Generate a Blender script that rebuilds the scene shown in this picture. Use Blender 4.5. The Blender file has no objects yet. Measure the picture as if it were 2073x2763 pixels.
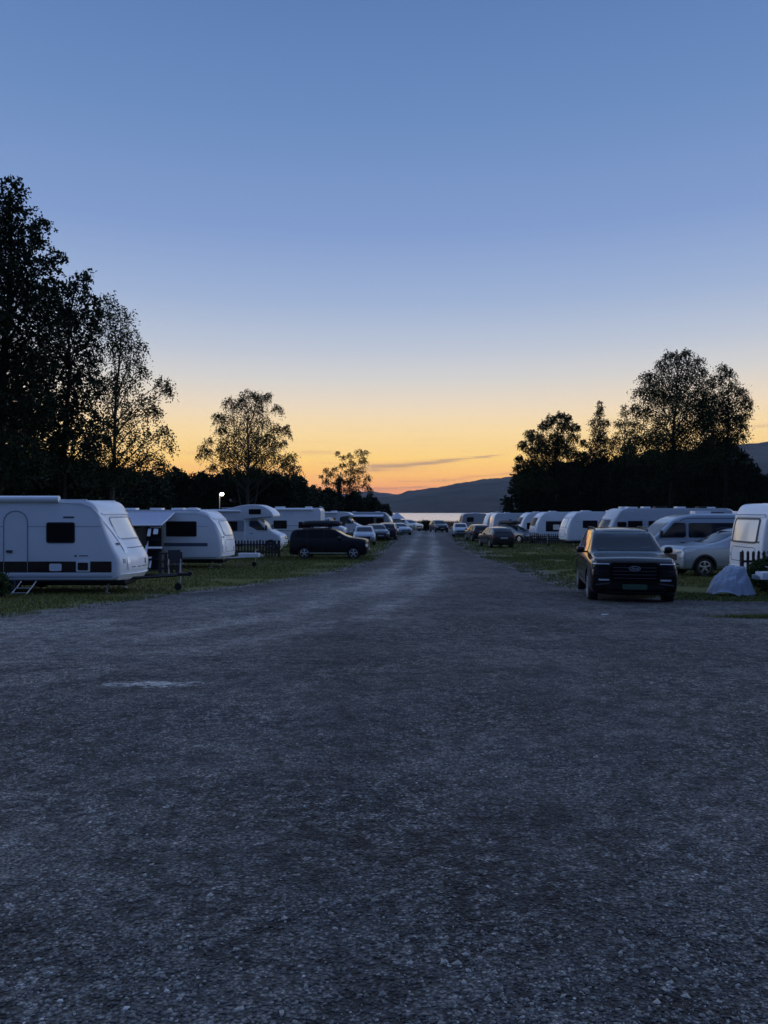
import bpy, bmesh, math, random
import numpy as np
from mathutils import Vector, Matrix, noise
from mathutils.bvhtree import BVHTree
R = math.radians
rng = np.random.default_rng(7); random.seed(7)
SC = bpy.context.scene; COL = SC.collection
F = 2075.0; CX = 1036.5; HY = 1378.0; EYE = 1.6
# ------------------------------------------------------------------ terrain
GY = [-1500, -20, 0, 8, 14, 17.6, 21, 28, 34, 41, 60, 100, 130, 150, 165, 185, 230, 1500, 1545, 1600, 2600, 4600]
GE = [1.3, 1.5, 1.6, 1.74, 1.94, 2.1, 2.28, 2.45, 2.55, 2.61, 2.7, 2.8, 2.86, 2.95, 3.3, 5.2, 7.5, 7.5, 4.6, 3.6, 3.0, 3.0]
def eye(y): return float(np.interp(y, GY, GE))
def gz(y): return EYE - 0.25*(eye(y-1.5)+2*eye(y)+eye(y+1.5))
def X(px, Y): return (px-CX)/F*Y
def Z(py, Y): return EYE-(py-HY)/F*Y
def ground_px(px, py):
    Y = 30.0
    for _ in range(60): Y = 0.5*Y+0.5*((EYE-gz(Y))*F/(py-HY))
    return X(px, Y), Y
# ------------------------------------------------------------------ materials
def lin(c):
    return tuple(((v/255)/12.92 if v/255 <= .04045 else ((v/255+.055)/1.055)**2.4) for v in c)
MATS = {}
def mat(name, col, rough=.5, metal=0, spec=.5, coat=0, var=.0, vscale=3, bump=0, bscale=30, emit=None, es=1, sheen=0, trans=0):
    if name in MATS: return MATS[name]
    m = bpy.data.materials.new(name); m.use_nodes = True; nt = m.node_tree; b = nt.nodes['Principled BSDF']
    b.inputs['Base Color'].default_value = (*col, 1); b.inputs['Roughness'].default_value = rough
    b.inputs['Metallic'].default_value = metal; b.inputs['Specular IOR Level'].default_value = spec
    b.inputs['Coat Weight'].default_value = coat; b.inputs['Coat Roughness'].default_value = .05
    if trans: b.inputs['Transmission Weight'].default_value = trans
    tc = nt.nodes.new('ShaderNodeTexCoord')
    if var:
        n = nt.nodes.new('ShaderNodeTexNoise'); n.inputs['Scale'].default_value = vscale; n.inputs['Detail'].default_value = 6; n.inputs['Roughness'].default_value = .65
        nt.links.new(tc.outputs['Object'], n.inputs['Vector'])
        r = nt.nodes.new('ShaderNodeValToRGB'); r.color_ramp.elements[0].position = .3; r.color_ramp.elements[1].position = .7
        r.color_ramp.elements[0].color = (*[c*(1-var) for c in col], 1); r.color_ramp.elements[1].color = (*[min(1, c*(1+var*.6)) for c in col], 1)
        nt.links.new(n.outputs['Fac'], r.inputs['Fac']); nt.links.new(r.outputs['Color'], b.inputs['Base Color'])
    if bump:
        n2 = nt.nodes.new('ShaderNodeTexNoise'); n2.inputs['Scale'].default_value = bscale; n2.inputs['Detail'].default_value = 4
        nt.links.new(tc.outputs['Object'], n2.inputs['Vector'])
        bp = nt.nodes.new('ShaderNodeBump'); bp.inputs['Strength'].default_value = bump; bp.inputs['Distance'].default_value = .02
        nt.links.new(n2.outputs['Fac'], bp.inputs['Height']); nt.links.new(bp.outputs['Normal'], b.inputs['Normal'])
    if emit:
        b.inputs['Emission Color'].default_value = (*emit, 1); b.inputs['Emission Strength'].default_value = es
    MATS[name] = m; return m
white = mat('caravan_white', (.76, .79, .82), .32, var=.06, vscale=1.2, bump=.06, bscale=6, coat=.15)
white2 = mat('caravan_cream', (.60, .61, .60), .35, var=.06, vscale=1.5, coat=.1)
grp = mat('glossy_white_plastic', (.82, .84, .87), .16, var=.05, vscale=1.5, coat=.35)
greyband = mat('silver_grey_panel', (.30, .33, .38), .4, var=.05)
seam = mat('dark_seam', (.05, .055, .065), .5)
softseam = mat('grey_seam', (.22, .25, .3), .5)
redband = mat('dark_red_band', (.018, .006, .006), .3, coat=.3)
blueband = mat('blue_grey_band', (.07, .09, .14), .4)
glass = mat('dark_glass', (.012, .014, .018), .05, spec=.35, coat=.1); glass.node_tree.nodes['Principled BSDF'].inputs['Coat IOR'].default_value = 1.5
acryl = mat('tinted_acrylic', (.006, .006, .008), .35, spec=.15)
palewin = mat('pale_reflection_window', (.86, .82, .74), .12, coat=.6)  # sky reflection on the panes painted as a pale base colour
rubber = mat('rubber', (.012, .012, .013), .75, var=.2, vscale=8)
blackpl = mat('black_plastic', (.012, .012, .014), .5)
alloy = mat('alloy', (.55, .57, .6), .28, metal=.9)
steel = mat('galvanised_steel', (.42, .45, .48), .45, metal=.6, var=.15, vscale=9)
under = mat('underbody', (.01, .01, .011), .8)
lampglass = mat('headlight_glass', (.55, .58, .62), .08, spec=.8, coat=.5)
redglass = mat('tail_light_glass', (.18, .006, .005), .15, coat=.5)
chrome = mat('chrome', (.8, .81, .83), .1, metal=1)
plate_m = mat('plate_green', (.045, .11, .07), .5)
plate_w = mat('plate_white', (.4, .42, .45), .5)
wood = mat('weathered_dark_wood', (.035, .032, .034), .75, var=.35, vscale=9)
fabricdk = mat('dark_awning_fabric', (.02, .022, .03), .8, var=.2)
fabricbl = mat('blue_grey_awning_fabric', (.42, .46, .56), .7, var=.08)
tarp_m = mat('grey_tarpaulin', (.30, .36, .45), .42, var=.12, vscale=4, bump=.3, bscale=9)
bark = mat('bark', (.014, .012, .011), .9, spec=.05, var=.4, vscale=6)
birchbark = mat('birch_bark', (.07, .065, .06), .85, spec=.1, var=.6, vscale=5)
p_black = mat('paint_blue_black', (.003, .004, .007), .3, spec=.3, coat=.0)
p_hero = mat('paint_dark_red_brown', (.006, .003, .004), .2, spec=.25, coat=.5)
p_silver = mat('paint_silver_blue', (.36, .41, .45), .3, metal=.4, coat=.6)
p_grey = mat('paint_grey', (.07, .08, .095), .3, metal=.5, coat=.8)
p_dkgrey = mat('paint_dark_grey', (.012, .014, .018), .3, metal=.3, coat=.8)
p_wht = mat('paint_white', (.76, .78, .8), .3, coat=.7)
# ------------------------------------------------------------------ object helpers
def tag(o, label=None, cat=None, group=None, kind=None):
    if label: o['label'] = label
    if cat: o['category'] = cat
    if group: o['group'] = group
    if kind: o['kind'] = kind
    return o
def empty(name, loc, rz, label, cat, group=None):
    o = bpy.data.objects.new(name, None); COL.objects.link(o); o.location = loc; o.rotation_euler = (0, 0, rz); o.empty_display_size = .3
    return tag(o, label, cat, group)
def link(name, me, m=None, parent=None, smooth=True, ang=35):
    if m is not None and not me.materials: me.materials.append(m)
    if smooth:
        me.shade_smooth(); me.set_sharp_from_angle(angle=R(ang))
    o = bpy.data.objects.new(name, me); COL.objects.link(o)
    if parent: o.parent = parent
    return o
def mesh_from(verts, faces, name='m'):
    me = bpy.data.meshes.new(name); me.from_pydata([tuple(v) for v in verts], [], [tuple(f) for f in faces]); me.update(); return me
def np_mesh(name, V, Fq):
    """V (n,3); Fq (m,k) equal-size faces"""
    me = bpy.data.meshes.new(name); k = Fq.shape[1]; m = Fq.shape[0]
    me.vertices.add(len(V)); me.vertices.foreach_set('co', V.astype(np.float32).ravel())
    me.loops.add(m*k); me.loops.foreach_set('vertex_index', Fq.astype(np.int32).ravel())
    me.polygons.add(m); me.polygons.foreach_set('loop_start', np.arange(0, m*k, k, dtype=np.int32)); me.polygons.foreach_set('loop_total', np.full(m, k, dtype=np.int32))
    me.update(calc_edges=True); return me
class MB:
    def __init__(s): s.v = []; s.f = []
    def add(s, vs, fs):
        n = len(s.v); s.v += [tuple(v) for v in vs]; s.f += [tuple(i+n for i in f) for f in fs]; return s
    def box(s, c, d, rz=0, bev=0, ry=0, rx=0):
        bm = bmesh.new(); bmesh.ops.create_cube(bm, size=1)
        for v in bm.verts: v.co = Vector((v.co.x*d[0], v.co.y*d[1], v.co.z*d[2]))
        if bev: bmesh.ops.bevel(bm, geom=bm.edges[:], offset=bev, segments=2, affect='EDGES', profile=.7)
        M = Matrix.Translation(c) @ Matrix.Rotation(rz, 4, 'Z') @ Matrix.Rotation(ry, 4, 'Y') @ Matrix.Rotation(rx, 4, 'X')
        bm.verts.index_update(); s.add([M @ v.co for v in bm.verts], [[v.index for v in f.verts] for f in bm.faces]); bm.free(); return s
    def tube(s, pts, rad, n=6, cap=True):
        pts = [Vector(p) for p in pts]; rs = rad if isinstance(rad, (list, tuple)) else [rad]*len(pts)
        vs = []; fs = []; a = None
        for i, p in enumerate(pts):
            t = (pts[min(i+1, len(pts)-1)]-pts[max(i-1, 0)]).normalized()
            if a is None:
                a = t.orthogonal().normalized()
            a = (a-t*a.dot(t)); a = a.normalized() if a.length > 1e-6 else t.orthogonal().normalized()
            b = t.cross(a)
            for k in range(n):
                an = 2*math.pi*k/n; vs.append(p+(a*math.cos(an)+b*math.sin(an))*rs[i])
        for i in range(len(pts)-1):
            for k in range(n): fs.append((i*n+k, i*n+(k+1) % n, (i+1)*n+(k+1) % n, (i+1)*n+k))
        if cap: fs += [tuple(range(n))[::-1], tuple(range((len(pts)-1)*n, len(pts)*n))]
        return s.add(vs, fs)
    def lathe(s, prof, n=24, axis='Y', c=(0, 0, 0)):
        vs = []; fs = []
        for (r, h) in prof:
            for k in range(n):
                a = 2*math.pi*k/n
                p = (r*math.cos(a), h, r*math.sin(a)) if axis == 'Y' else (r*math.cos(a), r*math.sin(a), h)
                vs.append(Vector(p)+Vector(c))
        m = len(prof)
        for i in range(m-1):
            for k in range(n): fs.append((i*n+k, i*n+(k+1) % n, (i+1)*n+(k+1) % n, (i+1)*n+k))
        fs += [tuple(range(n))[::-1], tuple(range((m-1)*n, m*n))]
        return s.add(vs, fs)
    def build(s, name, m, parent=None, ang=35):
        me = mesh_from(s.v, s.f, name); bm = bmesh.new(); bm.from_mesh(me); bmesh.ops.recalc_face_normals(bm, faces=bm.faces[:]); bm.to_mesh(me); bm.free()
        return link(name, me, m, parent, ang=ang)
def round_poly(pts, rad, n=5):
    """closed polygon with rounded corners; rad list or number"""
    out = []; N = len(pts)
    for i in range(N):
        p = Vector(pts[i]); a = Vector(pts[i-1]); b = Vector(pts[(i+1) % N]); r = rad[i] if isinstance(rad, (list, tuple)) else rad
        u = (a-p); w = (b-p); lu, lw = u.length, w.length; u.normalize(); w.normalize()
        d = min(r, lu*.48, lw*.48)
        if d < 1e-4: out.append(tuple(p)); continue
        for k in range(n+1):
            t = k/n; q = (p+u*d)*(1-t)**2+p*2*t*(1-t)+(p+w*d)*t*t; out.append(tuple(q))
    return out
def densify(pts, step):
    out = []
    for i in range(len(pts)):
        a = Vector(pts[i]); b = Vector(pts[(i+1) % len(pts)]); n = max(1, int((b-a).length/step))
        for k in range(n): out.append(tuple(a+(b-a)*k/n))
    return out
def shell(prof, w, r=.06, bf=0, br=0, xf=None, xr=None, tumble=0, z0=1.0, step=.35):
    """side profile (x,z) extruded across width w with rounded edges and a nose curved in plan"""
    P = [Vector(p) for p in densify(prof, step)]
    area = sum(P[i].x*P[(i+1) % len(P)].y-P[(i+1) % len(P)].x*P[i].y for i in range(len(P)))
    if area < 0: P.reverse()
    n = len(P); N = []
    for i in range(n):
        t = (P[(i+1) % n]-P[i-1]); N.append(Vector((t.y, -t.x)).normalized())
    xs = [p.x for p in P]; xmax, xmin = max(xs), min(xs)
    if xf is None: xf = xmax-1.3
    if xr is None: xr = xmin+.8
    secs = []
    for a in (90, 62, 38, 18, 0): secs.append((w/2-r+r*math.sin(R(a)), r*(1-math.cos(R(a)))))
    mid = [((w/2-r)*k/4, 0) for k in (3, 2, 1)]
    half = secs+mid; full = [(-y, i) for y, i in half]+[(0, 0)]+half[::-1]
    V = []; Fs = []
    for (y, ins) in full:
        for i in range(n):
            q = P[i]-N[i]*ins; x, z = q.x, q.y; k = (2*abs(y)/w)**2.2
            tf = min(1, max(0, (q.x-xf)/(xmax-xf))); tr = min(1, max(0, (xr-q.x)/(xr-xmin+1e-6)))
            x -= bf*k*(tf*tf*(3-2*tf)); x += br*k*(tr*tr*(3-2*tr))
            V.append((x, y*(1-tumble*max(0, z-z0)), z))
    for s in range(len(full)-1):
        for i in range(n): Fs.append((s*n+i, s*n+(i+1) % n, (s+1)*n+(i+1) % n, (s+1)*n+i))
    Fs += [tuple(range(n)), tuple(range((len(full)-1)*n, len(full)*n))[::-1]]
    me = mesh_from(V, Fs, 'body'); bm = bmesh.new(); bm.from_mesh(me); bmesh.ops.recalc_face_normals(bm, faces=bm.faces[:]); bm.to_mesh(me); bm.free()
    return me
def evalmods(ob):
    bpy.context.view_layer.update(); dg = bpy.context.evaluated_depsgraph_get()
    return bpy.data.meshes.new_from_object(ob.evaluated_get(dg))
def cut_arches(me, wheels, rad, halfw):
    """real wheel arches: boolean with cylinders; the hollow gets a dark lining"""
    ob = bpy.data.objects.new('tmp', me); COL.objects.link(ob); tmp = []
    for (x, z) in wheels:
        for sgn in (-1, 1):
            b = MB().lathe([(rad, sgn*(halfw-.34)), (rad, sgn*(halfw+.4))], 28, 'Y', (x, 0, z))
            m2 = mesh_from(b.v, b.f); bm = bmesh.new(); bm.from_mesh(m2); bmesh.ops.recalc_face_normals(bm, faces=bm.faces[:]); bm.to_mesh(m2); bm.free()
            c = bpy.data.objects.new('tmpc', m2); COL.objects.link(c); tmp.append(c)
            md = ob.modifiers.new('b', 'BOOLEAN'); md.operation = 'DIFFERENCE'; md.object = c; md.solver = 'EXACT'
    out = evalmods(ob)
    bpy.data.objects.remove(ob)
    for c in tmp: bpy.data.objects.remove(c)
    return out
def line_arches(me, wheels, rad, halfw):
    me.materials.append(under); k = len(me.materials)-1
    for p in me.polygons:
        c = p.center
        for (x, z) in wheels:
            d = math.hypot(c.x-x, c.z-z)
            if d < rad+.004 and abs(c.y) < halfw-.005 and (d > rad-.03 or abs(abs(c.y)-(halfw-.34)) < .02): p.material_index = k
AX = {'front': (Vector((-1, 0, 0)), lambda u, v: Vector((9, u, v))), 'rear': (Vector((1, 0, 0)), lambda u, v: Vector((-9, u, v))),
      'left': (Vector((0, -1, 0)), lambda u, v: Vector((u, 9, v))), 'right': (Vector((0, 1, 0)), lambda u, v: Vector((u, -9, v))),
      'top': (Vector((0, 0, -1)), lambda u, v: Vector((u, v, 9)))}
class Proj:
    def __init__(s, me):
        bm = bmesh.new(); bm.from_mesh(me); s.b = BVHTree.FromBMesh(bm); bm.free()
    def pt(s, side, u, v, off):
        d, f = AX[side]; o = f(u, v); h = s.b.ray_cast(o, d)
        if h[0] is None:
            q, nn, _, _ = s.b.find_nearest(o+d*(9-1.2)); return q-d*off
        nn = h[1]
        if nn.dot(d) > 0: nn = -nn
        return h[0]+(nn*.7-d*.3)*off
    def patch(s, name, side, poly, m, parent, off=.006, step=.25, depth=.02, ang=50):
        bm = bmesh.new()
        vs = [bm.verts.new((p[0], p[1], 0)) for p in poly]; bm.faces.new(vs)
        us = [p[0] for p in poly]; ws = [p[1] for p in poly]
        for ax, a0, a1 in ((0, min(us), max(us)), (1, min(ws), max(ws))):
            n = int((a1-a0)/step)+1
            for k in range(1, n):
                t = a0+(a1-a0)*k/n
                bmesh.ops.bisect_plane(bm, geom=bm.verts[:]+bm.edges[:]+bm.faces[:], plane_co=(t, 0, 0) if ax == 0 else (0, t, 0), plane_no=(1, 0, 0) if ax == 0 else (0, 1, 0))
        return s._fin(bm, name, side, m, parent, off, depth, ang)
    def _fin(s, bm, name, side, m, parent, off, depth, ang):
        d = AX[side][0]
        for v in bm.verts: v.co = s.pt(side, v.co.x, v.co.y, off)
        top = bm.faces[:]
        r = bmesh.ops.extrude_face_region(bm, geom=top)
        nv = [g for g in r['geom'] if isinstance(g, bmesh.types.BMVert)]
        for v in nv: v.co = v.co+d*depth
        bmesh.ops.recalc_face_normals(bm, faces=bm.faces[:])
        me = bpy.data.meshes.new(name); bm.to_mesh(me); bm.free()
        return link(name, me, m, parent, ang=ang)
    def stroke(s, name, side, pts, wd, m, parent, closed=False, off=.005, step=.2, depth=.015):
        P = [Vector(p) for p in pts]
        if closed: P = [Vector(p) for p in densify(pts, step)]
        else:
            Q = []
            for i in range(len(P)-1):
                n = max(1, int((P[i+1]-P[i]).length/step)); Q += [P[i]+(P[i+1]-P[i])*k/n for k in range(n)]
            P = Q+[P[-1]]
        n = len(P); bm = bmesh.new(); rows = []
        for i in range(n):
            a = P[i-1] if (i or closed) else P[i]; b = P[(i+1) % n] if (i < n-1 or closed) else P[i]
            t = (b-a).normalized(); nn = Vector((-t.y, t.x))*wd/2
            rows.append((bm.verts.new((*(P[i]+nn), 0)), bm.verts.new((*(P[i]-nn), 0))))
        for i in range(n if closed else n-1):
            a, b = rows[i], rows[(i+1) % n]; bm.faces.new((a[0], a[1], b[1], b[0]))
        return s._fin(bm, name, side, m, parent, off, depth, 50)
def rect(u0, v0, u1, v1, r=.04, n=3): return round_poly([(u0, v0), (u1, v0), (u1, v1), (u0, v1)], r, n)
WCACHE = {}
def wheel(parent, x, y, Rr, wd=.22, style='alloy'):
    key = (round(Rr, 3), wd, style, y > 0)
    s = 1 if y > 0 else -1
    if key not in WCACHE:
        h = wd/2
        b = MB().lathe([(Rr*.62, -h*.9), (Rr*.9, -h), (Rr*.97, -h*.8), (Rr, -h*.45), (Rr, h*.45), (Rr*.97, h*.8), (Rr*.9, h), (Rr*.62, h*.9)], 28)
        me = mesh_from(b.v, b.f)
        c = MB(); rr = Rr*.66
        c.lathe([(rr, s*h*.3), (rr, s*h*1.0), (rr*.93, s*h*1.03), (rr*.90, s*h*.55)], 28)
        c.lathe([(rr*.16, s*h*.4), (rr*.18, s*h*1.0), (rr*.1, s*h*1.06)], 12)
        if style != 'plain':
            for k in range(5):
                a = 2*math.pi*k/5+.3
                c.box((math.cos(a)*rr*.52, s*h*.86, math.sin(a)*rr*.52), (rr*.86, .03, rr*.3), 0, .006, -a)
        else:
            c.lathe([(rr*.9, s*h*.5), (rr*.5, s*h*.75), (rr*.2, s*h*.7)], 24)
        cm = mesh_from(c.v, c.f)
        bm = bmesh.new(); bm.from_mesh(cm); bmesh.ops.recalc_face_normals(bm, faces=bm.faces[:]); bm.to_mesh(cm); bm.free()
        for q, mm in ((me, rubber), (cm, blackpl if style == 'black' else alloy)):
            q.materials.append(mm); q.shade_smooth(); q.set_sharp_from_angle(angle=R(35))
        WCACHE[key] = (me, cm)
    me, cm = WCACHE[key]
    o = bpy.data.objects.new('wheel', me); COL.objects.link(o); o.parent = parent; o.location = (x, y, Rr)
    c = bpy.data.objects.new('rim', cm); COL.objects.link(c); c.parent = o
    return o
# ------------------------------------------------------------------ caravans
def caravan(loc, rz, label, L=5.6, W=2.3, H=2.6, nose='slant', band=None, win=True, door=None, side='right', group=None, awning_box=False, drawbar=True,
            col=None, bigband=False, detail=2, frontwin='pale', winpos=None, cover=False, name='caravan', cat='caravan', base=.40, hatches=True):
    t = empty(name, loc, rz, label, cat, group); body_m = col or white
    if nose == 'slant':
        pr = [(-.14, base), (0, .62), (0, 1.0), (-.18, 1.27), (-.45, 1.74), (-.66, 2.15), (-.84, 2.45), (-1.12, H-.01), (-L+.35, H), (-L+.06, H-.3), (-L, 1.0), (-L, base)]; rd = [.12, .2, .25, .4, .3, .3, .3, .4, .3, .4, .2, .1]; bf = .38; xf = -1.5
    elif nose == 'round':
        pr = [(-.16, base), (0, .6), (.0, 1.05), (-.12, 1.6), (-.4, 2.15), (-.95, H-.02), (-1.5, H), (-L+.4, H), (-L+.05, H-.35), (-L, 1.0), (-L, base)]; rd = [.12, .3, .4, .6, .6, .5, .3, .5, .5, .2, .1]; bf = .30; xf = -1.3
    else:
        pr = [(-.05, base), (0, .6), (-.02, 1.2), (-.18, 2.1), (-.45, H-.05), (-.8, H), (-L+.35, H), (-L+.05, H-.25), (-L, 1.0), (-L, base)]; rd = [.06, .3, .5, .4, .3, .2, .3, .3, .2, .1]; bf = .12; xf = -.9
    me = shell(round_poly(pr, rd, 5), W, .07 if nose != 'round' else .12, bf, .06, xf)
    link('body', me, body_m, t, ang=40); pj = Proj(me)
    us = 1 if side == 'left' else -1; S = side
    # chassis, wheels, steadies
    c = MB(); c.box((-L/2, 0, base-.05), (L-.5, W-.35, .1)); c.box((-L/2, 0, base-.14), (L-.8, .9, .12)); c.build('chassis', under, t)
    for y in (-1, 1): wheel(t, -L*.52, y*(W/2-.16), .32, .2, 'plain')
    for xx in (-.75, -L+.5):
        for y in (-.75, .75):
            MB().tube([(xx, y, base), (xx-.1, y, .03)], .03, 5).box((xx-.1, y, .02), (.16, .16, .03)).build('steady', steel, t)
    if drawbar:
        d = MB(); d.tube([(-.3, .62, .42), (.95, .06, .45)], .04, 5); d.tube([(-.3, -.62, .42), (.95, -.06, .45)], .04, 5); d.box((1.1, 0, .47), (.42, .09, .09), bev=.02); d.box((1.3, 0, .5), (.12, .1, .12), bev=.03)
        d.build('drawbar', steel if cover else blackpl, t)
        j = MB(); j.tube([(.98, .12, .75), (.98, .12, .24)], .028, 6); j.tube([(.98, .12, .26), (.93, .12, .11)], .02, 6); j.tube([(.98, .12, .75), (1.08, .12, .78)], .014, 5); jj = j.build('jockey_wheel', steel, t)
        w = MB().lathe([(.06, -.035), (.105, -.035), (.11, 0), (.105, .035), (.06, .035)], 14, 'Y', (.92, .12, .11)); w.build('tyre', rubber, jj)
        if cover: MB().box((.72, 0, .53), (.95, .42, .2), bev=.04).build('drawbar_cover', grp, t)
    # front: window, locker, light bar
    if nose == 'slant': wz0, wz1, lz = 1.52, 2.12, 1.27
    elif nose == 'round': wz0, wz1, lz = 1.45, 2.1, 1.25
    else: wz0, wz1, lz = 1.38, 2.1, 1.2
    hw = W*.36
    fm = {'pale': palewin, 'dark': acryl, 'sky': glass}[frontwin]
    fw = pj.patch('front_window', 'front', rect(-hw, wz0, hw, wz1, .1), fm, t, .012)
    if detail > 1:
        pj.stroke('frame', 'front', rect(-hw, wz0, hw, wz1, .1), .035, greyband if frontwin == 'pale' else seam, fw, True, .016)
        pj.stroke('locker_seam', 'front', [(-hw, .75), (-hw, lz-.06), (-hw+.1, lz), (hw-.1, lz), (hw, lz-.06), (hw, .75)], .02, seam, t)
        pj.stroke('locker_sill', 'front', [(-hw, .74), (hw, .74)], .02, seam, t)
        for y in (-hw-.1, hw+.1): pj.patch('grab_handle', 'front', rect(y-.05, 1.36, y+.05, 1.41, .02), seam, t, .03, .1)
        for y in (-W*.42, W*.42): pj.patch('marker_lamp', 'front', rect(y-.03, .86, y+.03, .98, .01), greyband, t, .012, .1)
        pj.patch('lock', 'front', rect(-.025, .8, .025, .95, .01), seam, t, .015, .1)
        pj.patch('bumper', 'front', rect(-W*.47, base+.03, W*.47, base+.17, .03), grp, t, .05, .3, .06)
        pj.stroke('light_bar', 'front', [(-W*.46, wz1+.1), (W*.46, wz1+.1)], .05, white, t, off=.035)
    # roof details: awning rail gutters, hatches
    for y in (-W/2+.05, W/2-.05):
        MB().box((-L/2-.3, y, H-.005), (L-1.9, .05, .045), bev=.01).build('gutter', white, t)
    for k, xx in enumerate((-1.9, -L+1.2) if hatches else ()):
        MB().box((xx, 0.1, H+.045), (.55-.1*k, .55, .1), bev=.035).build('roof_hatch', white, t)
    # the seen side
    wp = winpos if winpos is not None else [(-1.9, 1.32, -1.15, 1.86), (-L+.7, 1.32, -L+1.6, 1.86)]
    for (a, b, c_, d_) in wp:
        w_ = pj.patch('side_window', S, rect(a, b, c_, d_, .06), acryl, t, .012, .4)
        if detail > 1: pj.stroke('frame', S, rect(a, b, c_, d_, .06), .025, seam, w_, True, .015)
    if door is not None:
        d0, d1 = door
        pts = [(d0, .62), (d0, 2.0)]+[(d0+(d1-d0)*(.5-.5*math.cos(a)), 2.0+.3*math.sin(a)) for a in np.linspace(0, math.pi, 9)][1:-1]+[(d1, 2.0), (d1, .62)]
        dd = pj.patch('door', S, pts, body_m, t, .008, .5)
        pj.stroke('door_seal', S, pts, .022, softseam, dd, True, .02)
        pj.patch('handle', S, rect(d0+.08, 1.16, d0+.24, 1.23, .02), seam, dd, .05, .2, .05)
    if band:
        for (a, z0_, b, z1_, mm) in band: pj.patch('side_band', S, rect(a, z0_, b, z1_, .01, 1), mm, t, .015 if door else .005, .4)
    if bigband: pass
    if awning_box:
        a0, a1 = awning_box
        MB().tube([(a0, us*(W/2+.02), H+.02), (a1, us*(W/2+.02), H+.02)], .095, 12).build('awning_box', grp, t)
    if detail > 1:
        pj.stroke('waist_seam', S, [(-L+.1, 1.87), (-.9, 1.87)], .014, softseam, t) if door is None else [pj.stroke('waist_seam', S, [(-L+.1, 1.87), (door[0]-.02, 1.87)], .014, softseam, t), pj.stroke('waist_seam', S, [(door[1]+.02, 1.87), (-.85, 1.87)], .014, softseam, t)]
    pj.stroke('skirt_rail', S, [(-L+.05, base+.06), (-.35, base+.06)], .1, greyband, t, off=.014)
    return t, pj
# ------------------------------------------------------------------ cars
CT = {
 'suv': dict(st=[(0, .24, .45, .545, .87, .78), (.014, .17, .54, .61, .955, .86), (.05, .15, .59, .64, .99, .88), (.17, .15, .60, .655, 1, .87), (.26, .15, .615, .685, 1, .86), (.33, .15, .62, .80, 1, .80), (.40, .15, .62, .92, 1, .745), (.47, .15, .625, .985, 1, .73), (.62, .15, .63, 1.0, 1, .73), (.82, .15, .64, .985, 1, .72), (.92, .16, .65, .95, .98, .70), (.965, .18, .655, .80, .95, .72), (.99, .22, .62, .66, .90, .78), (1, .30, .50, .56, .82, .72)],
   side=[[(.36, .665), (.42, .87), (.49, .945), (.565, .955), (.565, .655)], [(.58, .655), (.58, .955), (.74, .945), (.76, .67)], [(.78, .675), (.77, .94), (.88, .915), (.91, .70)]], ws=(.40, .70, .94, .72, .62), rw=(.70, .92, .62, .58)),
 'boxy': dict(st=[(0, .28, .44, .50, .76, .70), (.015, .16, .55, .625, .92, .82), (.06, .13, .61, .67, .98, .86), (.18, .13, .635, .70, 1, .87), (.26, .13, .645, .725, 1, .86), (.33, .13, .64, .83, 1, .80), (.40, .13, .645, .95, 1, .77), (.46, .13, .65, .99, 1, .77), (.65, .13, .66, 1.0, 1, .78), (.90, .13, .67, .99, 1, .78), (.965, .14, .67, .965, .985, .77), (.99, .17, .67, .75, .95, .80), (1, .28, .52, .58, .86, .76)],
   side=[[(.33, .69), (.40, .90), (.45, .945), (.55, .955), (.55, .68)], [(.565, .68), (.565, .955), (.76, .95), (.76, .69)], [(.78, .70), (.78, .95), (.90, .93), (.91, .72)]], ws=(.40, .72, .945, .74, .66), rw=(.72, .93, .66, .62)),
 'hatch': dict(st=[(0, .30, .42, .47, .74, .66), (.025, .17, .52, .56, .90, .78), (.08, .14, .57, .62, .98, .84), (.18, .14, .60, .66, 1, .86), (.26, .14, .62, .69, 1, .85), (.34, .14, .63, .82, 1, .77), (.42, .14, .64, .94, 1, .75), (.50, .14, .65, .99, 1, .75), (.62, .14, .66, 1.0, 1, .75), (.80, .14, .67, .985, 1, .75), (.91, .15, .68, .93, .98, .74), (.965, .17, .68, .74, .95, .78), (.985, .20, .64, .68, .92, .78), (1, .30, .50, .55, .84, .74)],
   side=[[(.37, .68), (.46, .90), (.52, .945), (.585, .95), (.585, .675)], [(.60, .675), (.60, .95), (.75, .935), (.79, .70)]], ws=(.40, .71, .94, .70, .58), rw=(.71, .92, .72, .64)),
 'estate': dict(st=[(0, .32, .43, .48, .76, .68), (.02, .19, .52, .56, .92, .80), (.07, .15, .57, .62, .985, .85), (.17, .15, .605, .66, 1, .87), (.27, .15, .62, .69, 1, .86), (.35, .15, .63, .83, 1, .77), (.43, .15, .64, .95, 1, .75), (.50, .15, .65, .99, 1, .75), (.62, .15, .655, 1.0, 1, .75), (.82, .15, .665, .985, 1, .75), (.93, .16, .67, .94, .98, .73), (.97, .18, .67, .76, .95, .78), (.99, .22, .62, .66, .90, .78), (1, .32, .50, .56, .84, .72)],
   side=[[(.38, .68), (.46, .90), (.52, .945), (.585, .95), (.585, .675)], [(.60, .675), (.60, .95), (.74, .94), (.76, .69)], [(.78, .695), (.77, .93), (.87, .90), (.91, .715)]], ws=(.40, .71, .94, .70, .58), rw=(.71, .92, .72, .64)),
}
CT['pickup'] = dict(CT['suv']); CT['pickup']['st'] = [((f+.07 if .3 < f < .5 else f),)+tuple(q) for f, *q in CT['suv']['st']]
CT['pickup']['side'] = [[(.445, .665), (.50, .87), (.55, .945), (.60, .95), (.60, .655)], [(.615, .655), (.615, .955), (.76, .945), (.78, .67)], [(.80, .675), (.79, .94), (.88, .915), (.91, .70)]]
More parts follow.
